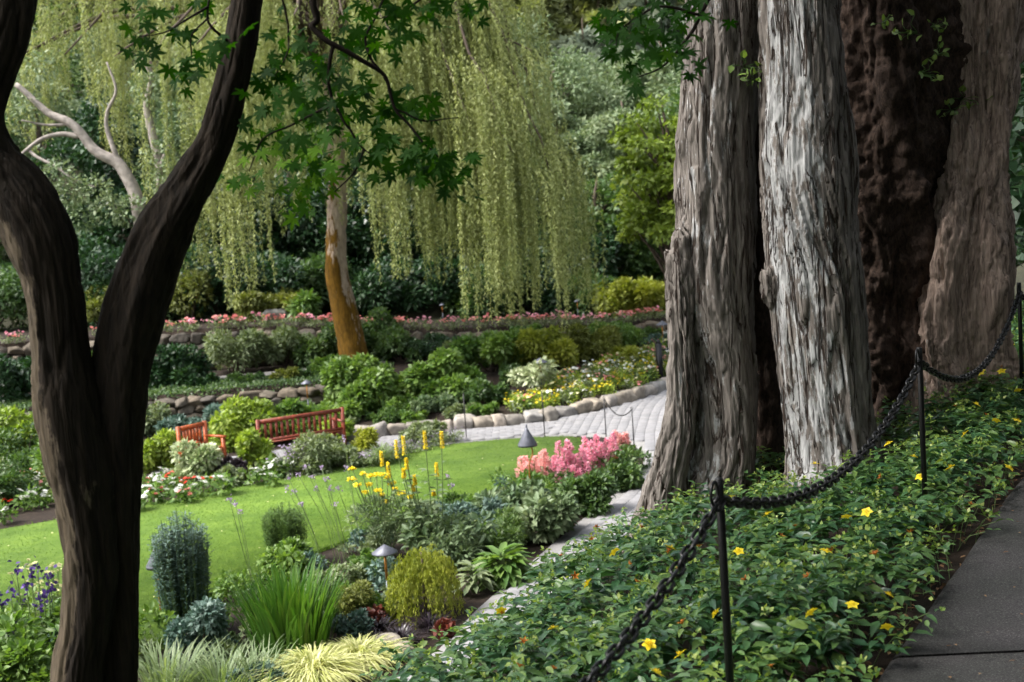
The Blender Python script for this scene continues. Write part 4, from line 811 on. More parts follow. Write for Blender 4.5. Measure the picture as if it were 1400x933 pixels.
for k, (px, yt, d, wp, m_, ti, lab) in enumerate([(165, 548, 28.0, 70, 'wood_mid', .5, 'dark green bush under the rubble wall behind the maple'), (205, 552, 28.0, 60, 'sage', .45, 'grey-green bush under the rubble wall near the maple'), (300, 552, 28.0, 60, 'sage', .6, 'pale sage bush under the rubble wall behind the armchair'), (365, 548, 28.2, 60, 'bright', .35, 'green bush under the rubble wall between armchair and bench'), (410, 545, 28.6, 60, 'wood_mid', .6, 'deep green bush beside the copper lamp above the bench'),
        (275, 512, 30.6, 60, 'wood_dark', .5, 'low dark bush on top of the rubble wall by the camellia'), (335, 510, 30.8, 60, 'wood_mid', .35, 'low bush on the wall top below the wispy shrub'), (390, 512, 31.0, 50, 'olive', .5, 'low olive bush on the wall top with the yellow flowers'), (430, 505, 31.2, 60, 'wood_mid', .5, 'bush on the wall top at the foot of the mossy trunk')]):
    shrub_px('low_shrub', lab, px, yt, d, wp, m_, 2000, .10, tint0=ti)
# bed round the benches
for k, (x, y, w_, h, m_) in enumerate([(-8.2, 22.6, 1.4, .8, 'sage'), (-9.4, 22.2, 1.5, .9, 'wood_mid'), (-10.6, 21.6, 1.4, .8, 'bright'), (-9.0, 24.0, 1.6, 1.0, 'bright'), (-10.4, 23.4, 1.6, 1.0, 'sage'), (-11.8, 22.4, 1.6, .9, 'wood_mid'), (-8.6, 25.4, 1.5, 1.0, 'olive'), (-10.2, 25.2, 1.7, 1.1, 'wood_mid'), (-12.0, 24.2, 1.7, 1.0, 'lime')]):
    shrub('bed_shrub', 'rounded shrub filling the bed left of the begonias and armchair', x, y, w_, h, m_, 2600, .10, group='shrubs in the bed beyond the begonias')
shrub_px('leafy_shrub', 'lime shrub between the orange armchair and the red bench', 345, 568, 23.3, 52, 'lime', 2600, .12, asp=.5, tint0=.55)
shrub_px('leafy_shrub', 'yellow-green bush behind the orange armchair', 325, 545, 26.6, 90, 'lime', 3800, .13, tint0=.4)
shrub_px('leafy_shrub', 'lime perennial left of the orange armchair', 215, 585, 24.6, 66, 'lime', 2800, .12, tint0=.4)
shrub_px('variegated_shrub', 'pale variegated bush hiding the front of the orange armchair', 262, 606, 22.9, 84, 'varieg', 3200, .11, asp=.55, tint0=.28)
shrub_px('low_shrub', 'grey-green bush in front of the red bench', 430, 588, 23.3, 100, 'sage', 4200, .10, asp=.35, tint0=.5)
shrub_px('leafy_shrub', 'fresh green bush behind the red bench', 400, 548, 27.0, 90, 'bright', 3800, .12, tint0=.6)
shrub_px('low_shrub', 'mossy green perennials behind the red bench end', 455, 575, 26.0, 70, 'lime', 2600, .11, tint0=.25)
shrub_px('low_shrub', 'dark foliage at the feet of the orange armchair', 315, 622, 23.0, 46, 'black', 1300, .10, asp=.5, tint0=.8)
shrub_px('low_shrub', 'blue-grey leaved plants below the rubble wall', 265, 560, 27.0, 120, 'blue', 3600, .12, tint0=.6)
shrub_px('low_shrub', 'yellow-leaved clump at the red bench end', 495, 580, 25.0, 40, 'golden', 1500, .10, tint0=.7)
shrub_px('low_shrub', 'green perennials along the edge of the bench bed', 310, 640, 22.4, 60, 'sage', 1600, .09, tint0=.4)

def tuft(name, label, x, y, n, h, spread, mat, wb_=.012, tp=ST, lean=.6, cat='grass', z=None, tint0=.5, var=.25, base=.12, group=None, arch=1.0):
    z = (gz(x, y) if z is None else z) - .01; t = thing(name, label, cat, (x, y, z), 0, group); az = rng.uniform(0, 2 * PI, n); tl = np.abs(rng.normal(size=n)) * lean
    d = np.column_stack([np.cos(az) * tl, np.sin(az) * tl, np.ones(n)]); pos = np.column_stack([np.cos(az), np.sin(az), 0 * az]) * (spread * base * rng.random(n))[:, None]
    up_ = np.array([0, 0, 1.0]); nn = np.column_stack([-np.cos(az), -np.sin(az), .35 + 0 * az])
    L = h * rng.uniform(.7, 1.25, n) * np.sqrt(1 + np.minimum(tl, 1.5) ** 2) ** .3; v0 = tp[0].copy(); v0[:, 2] *= -arch * -1
    g = Geo(); leaves(g, (np.column_stack([tp[0][:, :2], -tp[0][:, 2] * 0 + tp[0][:, 2] * arch]), tp[1]), pos, d, -nn, L, wb_ * rng.uniform(.7, 1.3, n), np.clip(tint0 + rng.normal(size=n) * var, 0, 1)); g.build('blades', M[mat], t); return t
def mound(name, label, x, y, n, ln, mat, w_=.02, droop=.9, lean=1.0, base=.08, cat='grass', tint0=.5, var=.2, z=0.0, group=None, steep=.0):
    """a tuft of arching blades, each a curved strip"""
    t = thing(name, label, cat, (x, y, z), 0, group); az = rng.uniform(0, 2 * PI, n); q = rng.random(n) ** .7; l = ln * rng.uniform(.65, 1.15, n); c = droop * rng.uniform(.7, 1.25, n); o_ = np.column_stack([np.cos(az), np.sin(az)]); sd_ = np.column_stack([-np.sin(az), np.cos(az), 0 * az]); K = 7
    tt = np.linspace(0, 1, K); R_ = (base * q)[:, None] + (l * (lean * (.25 + .75 * q) + steep))[:, None] * (tt ** 1.25)[None]; Z_ = (l * (1.25 - .55 * q * lean))[:, None] * (tt[None] - c[:, None] * .62 * (tt ** 2.2)[None]); Z_ = np.maximum(Z_, .012)
    bend = rng.normal(size=n)[:, None] * .12 * (tt ** 2)[None] * l[:, None]
    ctr_ = np.stack([o_[:, 0:1] * R_, o_[:, 1:2] * R_, Z_], -1) + sd_[:, None] * bend[..., None]; wd = w_ * rng.uniform(.7, 1.3, n)[:, None] * np.array([.6, 1, 1, .95, .8, .5, .06])[None] / 2
    A_ = ctr_ - sd_[:, None] * wd[..., None]; B_ = ctr_ + sd_[:, None] * wd[..., None]; V = np.stack([A_, B_], 2).reshape(-1, 3); i = (np.arange(n) * K * 2)[:, None] + np.arange(K - 1)[None] * 2
    F = np.stack([i, i + 1, i + 3, i + 2], -1).reshape(-1, 4); g = Geo().add(V, F, np.repeat(np.clip(tint0 + rng.normal(size=n) * var, 0, 1), K * 2)); tag(g.build('blades', M[mat], t, smooth=True), kind='stuff'); return t
def gp(px, py, z=0.0):
    d = _R @ np.array([(px - 700) / FPX, -(py - 466.5) / FPX, -1.0]); t = (z - CAM[2]) / d[2]; q = CAM + d * t; return float(q[0]), float(q[1])
MOUND = (np.array([[0, -.5, 0], [0, .5, 0], [.35, -.5, .16], [.35, .5, .16], [.65, -.4, .10], [.65, .4, .10], [.88, -.22, -.16], [.88, .22, -.16], [1, 0, -.42]]), ST[1])
x, y = gp(521, 636); mound('fountain_grass', 'pale fine grass tuft at the lawn edge beside the red bench', x, y, 420, .62, 'ggrass', .014, 1.0, .8, tint0=.6)
x, y = gp(298, 660); mound('fountain_grass', 'bronze-green grass tuft in front of the orange armchair', x, y, 200, .42, 'olive', .014, .9, .8)
x, y = gp(330, 658); mound('fountain_grass', 'small yellowish grass tuft on the dark bench bed', x, y, 150, .32, 'golden', .012, .9, .8)

# ------------------------------------------------------------------ small flowering plants
def daisy(g, c, r, n=5, nr=(0, 0, 1), mi=1, tint=.6, w_=.75, tp=RH, lift=.25):
    nr = nrm(np.array(nr, float)); a = nrm(np.cross(nr, [.31, .77, .2])); b = np.cross(nr, a); az = np.arange(n) * 2 * PI / n + rng.random() * 6
    d = a * np.cos(az)[:, None] + b * np.sin(az)[:, None] + nr * lift; leaves(g, tp, np.repeat(np.asarray(c, float)[None], n, 0), d, np.repeat(nr[None], n, 0), r, r * w_, np.clip(tint + rng.normal(size=n) * .15, 0, 1), mi)
def bedding_mesh(name, petal, leafm, h=.30, w_=.16, nfl=5, r=.045, n_leaf=34, L=.09, n_p=6):
    """foliage and blossom as two mesh parts of one small plant"""
    g = Geo(); C = np.column_stack([rng.normal(size=6) * w_ * .4, rng.normal(size=6) * w_ * .4, rng.uniform(.25, .7, 6) * h]); blobs(g, C, np.full(6, w_ * .5), n_leaf, L, .45, RH, .1, .4, .5, .3); g.V[0][:, 2] = np.maximum(g.V[0][:, 2], .005)
    g.add(*tube(np.array([[0, 0, -.03], [0, 0, h * .6]]), .006, 4), .3)
    f = Geo()
    for k in range(nfl):
        c = np.array([rng.normal() * w_ * .55, rng.normal() * w_ * .55, h * rng.uniform(.72, 1.08)]); daisy(f, c, r * rng.uniform(.8, 1.2), n_p, (rng.normal() * .4, -.35 + rng.normal() * .3, 1), 0, .6, .8); daisy(f, c + [0, 0, .006], r * .6, 5, (rng.normal() * .3, -.3, 1), 0, .8, .8, RH, .7)
        g.add(*tube(np.array([[c[0] * .3, c[1] * .3, .02], c]), .004, 3, caps=False), .3)
    return g.mesh('foliage', M[leafm]), f.mesh('blossom', M[petal])
def plant_it(name, label, meshes, x, y, s=1.0, group=None, cat='flower', z=None):
    t = thing(name, label, cat, (x, y, gz(x, y) if z is None else z), rng.uniform(0, 6.28), group); t.scale = (s,) * 3
    link('foliage', meshes[0], t); link('blossom', meshes[1], t); return t
BED = {c: [bedding_mesh(c, c, lf, .30, .16, 6, .034, 70, .085) for _ in range(3)] for c, lf in (('yellow', 'lime'), ('white', 'sage'), ('coral', 'bright'), ('cream', 'lime'))}
WORD = {'yellow': 'yellow', 'white': 'white', 'coral': 'coral red', 'cream': 'cream'}
cnt = 0
for x in np.arange(-.1, 4.6, .19):
    for row in range(8):
        xx = x + rng.normal() * .06 - row * .02; yy = float(kerbline(xx)) + .38 + row * .30 + rng.normal() * .07
        if xx < .9 and row > 2 + (xx > .3) * 2: continue
        c = rng.choice(['yellow', 'white', 'coral', 'cream'], p=[.34, .22, .16, .28]); plant_it('bedding_plant', f'small {WORD[c]} bedding flower in the massed bed along the stone kerb', BED[c][rng.integers(3)], xx, yy, rng.uniform(.85, 1.25), f'{WORD[c]} bedding flowers by the kerb'); cnt += 1
PINK = [bedding_mesh('coral', 'coral', 'sage', .34, .20, 8, .055, 46, .10) for _ in range(4)] + [bedding_mesh('pink', 'pink', 'sage', .34, .20, 7, .05, 46, .10) for _ in range(2)]
for x in np.arange(-14.5, 4.4, .23):
    for row in range(2):
        xx = x + rng.normal() * .08; yy = float(wall2(xx)) + .16 + row * .40 + rng.normal() * .08; k = rng.integers(6)
        if rng.random() < .35 + .25 * noise3(np.array([xx * .7, 0, 3.3])): continue
        plant_it('begonia', ('coral' if k < 4 else 'rose pink') + ' flowering begonia in the row along the upper terrace wall', PINK[k], xx, yy, rng.uniform(.75, 1.15), ('coral' if k < 4 else 'rose pink') + ' flowers on the upper terrace', z=float(top2(xx)) - .02)
BEG = {'white': [bedding_mesh('w', 'white', 'bright', .30, .20, 6, .055, 80, .12) for _ in range(3)], 'red': [bedding_mesh('r', 'red', 'bright', .28, .18, 5, .06, 50, .12) for _ in range(2)], 'coral': [bedding_mesh('c', 'coral', 'bright', .28, .18, 5, .06, 50, .12)]}
for (px, py, c) in [(212, 672, 'white'), (225, 664, 'white'), (236, 678, 'white'), (246, 690, 'white'), (196, 700, 'white'), (206, 690, 'white'), (270, 682, 'white'), (200, 680, 'coral'), (238, 668, 'red'), (262, 690, 'coral'), (291, 672, 'red'), (302, 680, 'white'), (222, 690, 'coral'), (256, 676, 'red'), (362, 660, 'white'), (375, 656, 'white'), (386, 654, 'white'), (370, 668, 'white'), (352, 666, 'white'),
                      (4, 705, 'red'), (12, 690, 'white'), (30, 682, 'white'), (52, 676, 'white'), (34, 700, 'white'), (6, 718, 'white'), (50, 664, 'red'), (62, 680, 'coral'), (28, 670, 'coral'), (62, 694, 'white'), (16, 672, 'coral'), (44, 690, 'white'), (-8, 700, 'white'), (72, 668, 'red'), (180, 690, 'white'), (186, 676, 'red')]:
    x, y = gp(px, py); side = 'left of the maple trunk' if px < 100 else ('below the red bench' if px > 330 else 'between maple trunk and orange armchair')
    plant_it('begonia', f'{WORD.get(c, c)} begonia at the lawn edge {side}', BEG[c][rng.integers(len(BEG[c]))], x, y, rng.uniform(.8, 1.2), f'{c} begonias at the lawn edge {side}', z=.0)
LAV = [bedding_mesh('l', 'mauve', 'sage', .42, .30, 34, .03, 150, .10, 4) for _ in range(2)]
for px, py in [(402, 650), (418, 646), (432, 640), (446, 636), (408, 640)]:
    x, y = gp(px, py); plant_it('lavender', 'mauve flowering clump in front of the red bench', LAV[rng.integers(2)], x, y, rng.uniform(.9, 1.3), 'mauve clumps by the red bench', z=0)
for px, py in [(560, 622), (580, 618), (600, 612), (548, 628), (620, 606), (500, 640), (535, 630)]:
    x, y = gp(px, py); plant_it('low_aster', 'low mauve edging plant where lawn meets paved path', LAV[rng.integers(2)], x, y, rng.uniform(.55, .8), 'mauve edging plants by the lawn', z=0)
for px, py in [(470, 640), (575, 608), (592, 604)]:
    x, y = gp(px, py); shrub('low_shrub', 'low grey-green edging bush between lawn and stone kerb', x, y, .9, .45, 'sage', 1500, .09, z=0, group='edging bushes by the stone kerb')

# ------------------------------------------------------------------ border between lawn and paved path
def bplant(name, label, px, py, w_px, h_px, mat, nl, L, **k):
    x, y = gp(px, py); d = y; return shrub(name, label, x, y, W(w_px, d), W(h_px, d), mat, nl, L, z=0.0, **k)
def column(label, px, py, w_px, h_px, mat, n=130, L=.05):
    x, y = gp(px, py); h = W(h_px, y); r = W(w_px, y) / 2; t = thing('columnar_shrub', label, 'shrub', (x, y, 0)); g, gs = Geo(), Geo()
    for k in range(n):
        a, q = rng.uniform(0, 6.28), math.sqrt(rng.random()); hh = h * rng.uniform(.72, 1.05) * (1.05 - .2 * q); b = np.array([math.cos(a), math.sin(a), 0]) * q * r
        P = np.array([b * .55, b * .95 + [0, 0, hh * .5], b * 1.08 + [0, 0, hh]]); gs.add(*tube(P, [.006, .005, .002], 3, caps=False), .3)
        m = int(hh * 70); u = rng.random(m) ** .75; p_ = spline(P, 20)[(u * 19).astype(int)] + rng.normal(size=(m, 3)) * .012; az = rng.uniform(0, 6.28, m)
        leaves(g, RH, p_, np.column_stack([np.cos(az), np.sin(az), .5 + 0 * az]), np.column_stack([-np.cos(az) * .5, -np.sin(az) * .5, 1 + 0 * az]), L * rng.uniform(.7, 1.3, m), L * .34, np.clip(.2 + .55 * u + .15 * rng.normal(size=m), 0, 1))
    g.build('foliage', M[mat], t); gs.build('stems', M['greenstem'], t); return t
column('upright column of small grey-green leaves beside the hidden grey lamp', 258, 868, 74, 175, 'blue', 170, .055)
column('shorter upright green bush on the lawn edge', 394, 775, 58, 92, 'wood_mid', 130, .05)
bplant('leafy_perennial', 'fresh green leafy perennial behind the strap-leaved clump', 395, 806, 80, 68, 'bright', 1500, .09, asp=.55, tp=LF, tint0=.6)
bplant('leafy_perennial', 'blue-grey leaved perennial at the foot of the leafy column', 278, 905, 96, 98, 'blue', 3400, .065, asp=.6, tint0=.62)
x, y = gp(400, 892); mound('strap_leaved_clump', 'tall clump of arching bright green strap leaves', x, y, 420, .98, 'strap', .030, .42, .34, .42, 'perennial', .42, .25)
for lab, px, py, n, w_ in [('striped golden grass mound nearest the grey grass', 430, 932, 2000, .60), ('striped golden grass mound beside the brown rocks', 490, 908, 1500, .50)]:
    x, y = gp(px, py); mound('golden_grass_mound', lab, x, y, n, w_, 'hakone', .015, 1.42, .95, .16, 'grass', .58, .24)
for lab, px, py, n in [('grey-green grass clump at the foot of the maple', 225, 948, 300), ('loose grey-green grass clump beside the golden mound', 300, 955, 260), ('thin grass clump below the blue-grey perennial', 345, 945, 120)]:
    x, y = gp(px, py); mound('grey_grass', lab, x, y, n, .62, 'ggrass', .013, .75, .7, .4, 'grass', .5, .25)
bplant('leafy_perennial', 'low dark-leaved plants between the grass clumps', 360, 945, 100, 40, 'blue', 1500, .07, asp=.6, tint0=.45)
bplant('leafy_perennial', 'low green plants under the blue-grey perennial', 320, 905, 80, 40, 'sage', 1300, .06, tint0=.4)
# thread-leaved golden cypress
x, y = gp(582, 842); t = thing('thread_cypress', 'golden thread-leaved cypress drooping beside the near path lamp', 'shrub', (x, y, 0)); g = Geo()
for k in range(260):
    a, q = rng.uniform(0, 6.28), rng.random() ** .5; h0 = rng.uniform(.45, .85) * (1 - .35 * q); b = np.array([math.cos(a), math.sin(a), 0]); L = rng.uniform(.2, .5)
    P = spline(np.array([b * q * .18 + [0, 0, h0], b * (q * .28 + .12) + [0, 0, h0 + .04], b * (q * .32 + .16) + [0, 0, max(.03, h0 - L)]]), 16)
    m = 42; i_ = rng.integers(0, 16, m); az = rng.uniform(0, 6.28, m); leaves(g, RH, P[i_] + rng.normal(size=(m, 3)) * .008, np.column_stack([np.cos(az) * .4, np.sin(az) * .4, -1 + 0 * az]), rng.normal(size=(m, 3)) + b, .05, .012, np.clip(rng.normal() * .2 + .45 + .1 * rng.normal(size=m), 0, 1))
g.build('foliage', M['golden'], t); Geo().add(*tube(np.array([[0, 0, -.05], [0.02, 0, .4], [0, .02, .75]]), [.03, .02, .008], 6)).build('stem', M['stem'], t)
bplant('leafy_perennial', 'olive fine-leaved bush beside the strap-leaved clump', 484, 850, 74, 78, 'olive', 2600, .055, asp=.3, tint0=.5)
bplant('leafy_perennial', 'grey-green bush behind the near path lamp', 472, 812, 60, 50, 'sage', 1400, .06)
bplant('leafy_perennial', 'small green plants at the foot of the near path lamp', 512, 845, 50, 42, 'bright', 900, .06, tint0=.4)
for lab, px, py, n in [('black strap-leaved tuft below the thread cypress', 588, 862, 130), ('black strap-leaved tuft beside the brown rocks', 548, 880, 150), ('blackish tuft at the foot of the near lamp', 518, 866, 110)]:
    x, y = gp(px, py); mound('black_mondo_grass', lab, x, y, n, .30, 'black', .018, 1.0, .9, .14, 'grass', .6, .3)
bplant('leafy_perennial', 'rust red leaved plant among the black tufts', 508, 858, 36, 26, 'rust', 420, .07, asp=.8)
bplant('leafy_perennial', 'second rusty leaved plant at the edge of the paved path', 612, 872, 30, 20, 'rust', 300, .07, asp=.8)
def rosette(label, px, py, r, n, mat='bright', L=.30, tint0=.5):
    x, y = gp(px, py); t = thing('hosta', label, 'perennial', (x, y, 0)); g = Geo(); az = rng.uniform(0, 6.28, n); q = rng.random(n) ** .6
    pos = np.column_stack([np.cos(az) * q * r * .45, np.sin(az) * q * r * .45, .10 + .24 * (1 - q) + .05 * rng.random(n)]); d = np.column_stack([np.cos(az), np.sin(az), .55 - 1.0 * q]); leaves(g, LF, pos, d, np.column_stack([-np.cos(az) * .5, -np.sin(az) * .5, 1 + 0 * q]), L * rng.uniform(.7, 1.15, n), L * .42, np.clip(tint0 + rng.normal(size=n) * .25, 0, 1)); g.build('foliage', M[mat], t, smooth=True)
    gs = Geo()
    for k in range(0, n, 2): gs.add(*tube(np.array([[0, 0, 0], pos[k]]), .006, 3, caps=False), .5)
    gs.build('stems', M['greenstem'], t)
rosette('broad-leaved bright green hosta beside the paved path', 688, 795, .55, 130, 'bright', .28, .5)
rosette('small hosta next to the thread cypress', 648, 812, .32, 60, 'sage', .2, .6)
bplant('leafy_perennial', 'soft grey-green perennial between the hosta and the yellow spires', 628, 775, 90, 70, 'grey_green', 2400, .09, asp=.35, tint0=.35)
bplant('leafy_perennial', 'feathery green perennial behind the hosta', 690, 755, 100, 56, 'wood_mid', 2600, .09, asp=.3, tint0=.7)
bplant('leafy_perennial', 'broad-leaved pale green perennial in the middle of the border', 745, 735, 110, 64, 'grey_green', 1700, .14, asp=.5, tp=LF, tint0=.55)
bplant('leafy_perennial', 'leafy green perennial in front of the salmon plumes', 700, 715, 110, 58, 'grey_green', 1800, .12, asp=.5, tp=LF, tint0=.4)
bplant('leafy_perennial', 'dark leafy mound below the pink plumes at the path edge', 800, 705, 90, 60, 'wood_mid', 2200, .11, asp=.5, tp=LF, tint0=.5)
bplant('leafy_perennial', 'dark leafy mound at the corner of the paved path', 848, 672, 60, 46, 'wood_mid', 1500, .1, asp=.5, tp=LF, tint0=.6)
bplant('leafy_perennial', 'green ferny mound below the salmon plumes', 735, 690, 90, 50, 'bright', 2200, .09, asp=.35, tint0=.45)
bplant('leafy_perennial', 'grey-green leafy plant at the lawn edge behind the yellow spires', 650, 730, 90, 50, 'blue', 2000, .09, asp=.5, tint0=.6)
FILL = [('sage', 'low grey-green filler plant covering the border soil', .07, .35), ('bright', 'low fresh green filler plant covering the border soil', .08, .5), ('wood_mid', 'low dark green filler plant covering the border soil', .08, .55), ('blue', 'low blue-green filler plant covering the border soil', .07, .5)]
for k, yy in enumerate(np.linspace(12.9, 21.2, 46)):
    xl = np.interp(yy, [12.5, 14, 16, 18, 19.7, 21.8], [-4.5, -4.0, -3.55, -2.3, -.6, .7]); xr = np.interp(yy, [12.8, 14.1, 15.8, 17.9, 19.9, 21.4], [-1.0, -.62, 0, .8, 1.6, 2.1])
    m_, lab, L_, ti = FILL[k % 4]; xx = xl + (xr - .85 - xl) * ((k * .618) % 1 * .95 + .04)
    shrub('border_plant', lab, xx, yy, rng.uniform(.55, .95), rng.uniform(.22, .45), m_, 750, L_, z=0.0, nb=9, group=lab[:-24].strip() + ' plants in the border', cat='perennial', tint0=ti, stems=4)
# yarrow with flat yellow heads
x, y = gp(528, 765); t = thing('yarrow', 'tall yarrow with flat mustard yellow heads leaning over the lawn', 'perennial', (x, y, 0)); g, gs = Geo(), Geo(); nb = 14
C = np.column_stack([rng.normal(size=nb) * .25, rng.normal(size=nb) * .2, rng.uniform(.2, .75, nb)]); blobs(g, C, np.full(nb, .16), 2600, .08, .2, RH, .1, .5, .5, .3)
for (a, b) in [(482, 642), (481, 656), (496, 649), (514, 650), (506, 652), (522, 650), (530, 654), (504, 664), (489, 664), (517, 672), (522, 678), (526, 687), (549, 675), (498, 674), (540, 670), (562, 680), (536, 662)]:
    c = at(a, b, y - .1 + rng.normal() * .15) - np.array([x, y, 0]); gs.add(*tube(spline(np.array([[c[0] * .2, c[1] * .2, .1], c * np.array([.55, .55, .55]), c]), 6), .006, 4), .4)
    f = Geo(); m = 46; r_ = rng.uniform(.035, .06); az = rng.uniform(0, 6.28, m); q = np.sqrt(rng.random(m)) * r_; leaves(f, RH, c + np.column_stack([np.cos(az) * q, np.sin(az) * q, .012 - q * .2 + .008 * rng.random(m)]), rs(m, .3), np.array([0, 0, 1.]) + rng.normal(size=(m, 3)) * .3, .035, .032, rng.uniform(.2, 1, m)); f.build('flower_head', M['yellow'], t)
g.build('foliage', M['grey_green'], t); gs.build('stems', M['greenstem'], t)
# yellow spires
x, y = gp(598, 770); t = thing('yellow_lupin', 'tall leafy perennial with upright yellow flower spikes above the lawn', 'perennial', (x, y, 0)); g, gs = Geo(), Geo()
for (a, b, hp) in [(522, 628, 22), (542, 615, 26), (552, 610, 28), (581, 602, 26), (604, 602, 24), (531, 642, 20), (556, 635, 16), (597, 643, 20), (567, 657, 14), (552, 648, 14), (593, 675, 8), (565, 668, 10)]:
    c = at(a, b, y + rng.normal() * .15) - np.array([x, y, 0]); hh = W(hp, y); gs.add(*tube(spline(np.array([[c[0] * .35, c[1] * .3, 0], c * np.array([.75, .75, .55]), c + [0, 0, hh * .3]]), 8), .007, 4), .4)
    f = Geo(); m = 130; u = rng.random(m); az = rng.uniform(0, 6.28, m); rr = .024 * (1 - u * .75); leaves(f, RH, c + np.column_stack([np.cos(az) * rr * .5, np.sin(az) * rr * .5, (u - .5) * hh]), np.column_stack([np.cos(az), np.sin(az), .5 + 0 * u]), np.array([0, 0, 1.]) + rng.normal(size=(m, 3)) * .4, .028, .024, rng.uniform(.2, 1, m)); f.build('flower_spike', M['yellow'], t)
    m = 26; u = rng.random(m) * .8; P = spline(np.array([[c[0] * .35, c[1] * .3, 0], c * np.array([.75, .75, .55]), c]), 20)[(u * 19).astype(int)]; az = rng.uniform(0, 6.28, m); leaves(g, LF, P, np.column_stack([np.cos(az), np.sin(az), .15 + 0 * u]), np.array([0, 0, 1.]) + rng.normal(size=(m, 3)) * .3, .15, .06, rng.uniform(.2, .8, m))
nb = 14; C = np.column_stack([rng.normal(size=nb) * .3, rng.normal(size=nb) * .2, rng.uniform(.15, .6, nb)]); blobs(g, C, np.full(nb, .15), 900, .13, .45, LF, .1, .4, .4, .3)
g.build('foliage', M['grey_green'], t); gs.build('stems', M['greenstem'], t)
# tall thin verbena
for k, (px, py, tops) in enumerate([(472, 785, [(428, 652), (440, 640), (418, 640), (452, 668), (408, 650)]), (452, 800, [(392, 668), (402, 672), (412, 690), (395, 655)]), (350, 830, [(322, 690), (314, 684), (328, 700)]), (495, 770, [(470, 600), (474, 640), (462, 668)]), (622, 760, [(612, 652), (618, 664)]), (478, 775, [(446, 655), (432, 668), (458, 690)])]):
    x, y = gp(px, py); t = thing('verbena', 'tall thin verbena stems with tiny mauve heads rising over the lawn', 'perennial', (x, y, 0), 0, 'verbena stems over the lawn'); gs, f = Geo(), Geo()
    for a, b in tops:
        c = at(a, b, y + rng.normal() * .2) - np.array([x, y, 0]); gs.add(*tube(spline(np.array([[rng.normal() * .05, 0, 0], c * np.array([.4, .5, .5]), c]), 8), .0038, 4), .3); m = 16; leaves(f, RH, c + rng.normal(size=(m, 3)) * .018, rs(m, .5), rs(m, .5), .03, .025, rng.random(m))
    gs.build('stems', M['greenstem'], t); f.build('blossom', M['mauve'], t)
# monkshood and leafy mass in the left corner
x, y = gp(45, 925); t = thing('monkshood', 'dark violet monkshood spires left of the maple trunk', 'perennial', (x, y, 0)); g, gs = Geo(), Geo(); f = Geo()
for (a, b) in [(22, 782), (42, 780), (52, 778), (70, 802), (60, 815), (14, 812), (2, 830), (24, 845), (54, 832), (14, 870), (18, 878), (-5, 812), (36, 800), (30, 820), (0, 860), (66, 790)]:
    c = at(a, b, y + rng.normal() * .2) - np.array([x, y, 0]); gs.add(*tube(spline(np.array([[c[0] * .6, c[1] * .3, .1], c * np.array([.9, .8, .6]), c]), 7), .006, 4), .3); m = 14; leaves(f, RH, c + rng.normal(size=(m, 3)) * np.array([.022, .022, .05]), rs(m, .2), rs(m, .2), .055, .045, rng.random(m))
nb = 22; C = np.column_stack([rng.normal(size=nb) * .5, rng.normal(size=nb) * .3, rng.uniform(.15, .75, nb)]); blobs(g, C, np.full(nb, .2), 2600, .11, .5, LF, .1, .4, .55, .3)
g.build('foliage', M['bright'], t); gs.build('stems', M['greenstem'], t); f.build('blossom', M['purple'], t)
x, y = gp(72, 890); plant_it('cream_perennial', 'cream flowered perennial against the maple trunk', bedding_mesh('cr', 'cream', 'sage', .95, .32, 46, .04, 260, .10, 5), x, y, 1.0, None, 'perennial', 0)
bplant('leafy_perennial', 'fresh green leafy mass in the corner below the monkshood', 40, 965, 190, 95, 'bright', 3000, .12, asp=.6, tp=LF, tint0=.62)
bplant('leafy_perennial', 'blue-green perennial against the maple trunk foot', 92, 925, 60, 90, 'blue', 1500, .08, tint0=.5)
# astilbes
def astilbe(label, plumes, px, py, mat, fol='wood_mid', nfol=1300, w_=.45):
    x, y = gp(px, py); t = thing('astilbe', label, 'perennial', (x, y, 0)); gs = Geo()
    for (a, b, hp, wp) in plumes:
        c = at(a, b, y + rng.normal() * .12) - np.array([x, y, 0]); hh, r_ = W(hp, y), W(wp, y) / 2; m = 190; u = rng.random(m) ** 1.3; az = rng.uniform(0, 6.28, m); rr = r_ * (1 - u) ** .8 * (.5 + .5 * (np.cos(az * 3 + u * 9) * .5 + .5)) * rng.uniform(.6, 1.15, m)
        f = Geo(); p_ = c + np.column_stack([np.cos(az) * rr, np.sin(az) * rr, (u - .5) * hh + .25 * rr]); leaves(f, RH, p_, np.column_stack([np.cos(az), np.sin(az), .8 + 0 * u]) + rng.normal(size=(m, 3)) * .4, rng.normal(size=(m, 3)) + np.array([0, 0, .6]), .06, .03, np.clip(rng.normal(size=m) * .25 + .55, 0, 1)); f.build('plume', M[mat], t)
        gs.add(*tube(spline(np.array([[c[0] * .5, c[1] * .4, 0], c * np.array([.8, .8, .6]), c + [0, 0, hh * .4]]), 6), .006, 4), .4)
    g = Geo(); nb = 12; C = np.column_stack([rng.normal(size=nb) * w_ * .45, rng.normal(size=nb) * w_ * .4, rng.uniform(.12, .36, nb)]); blobs(g, C, np.full(nb, .16), nfol, .10, .4, RH, .1, .4, .5, .3); g.V[0][:, 2] = np.maximum(g.V[0][:, 2], .01)
    g.build('foliage', M[fol], t); gs.build('stems', M['greenstem'], t)
astilbe('salmon pink astilbe plumes beside the copper path lamp', [(713, 640, 28, 17), (722, 646, 28, 18), (731, 640, 30, 18), (740, 636, 32, 18), (748, 640, 30, 16), (736, 650, 24, 16), (719, 636, 22, 12), (744, 628, 24, 12)], 732, 680, 'salmon', 'bright')
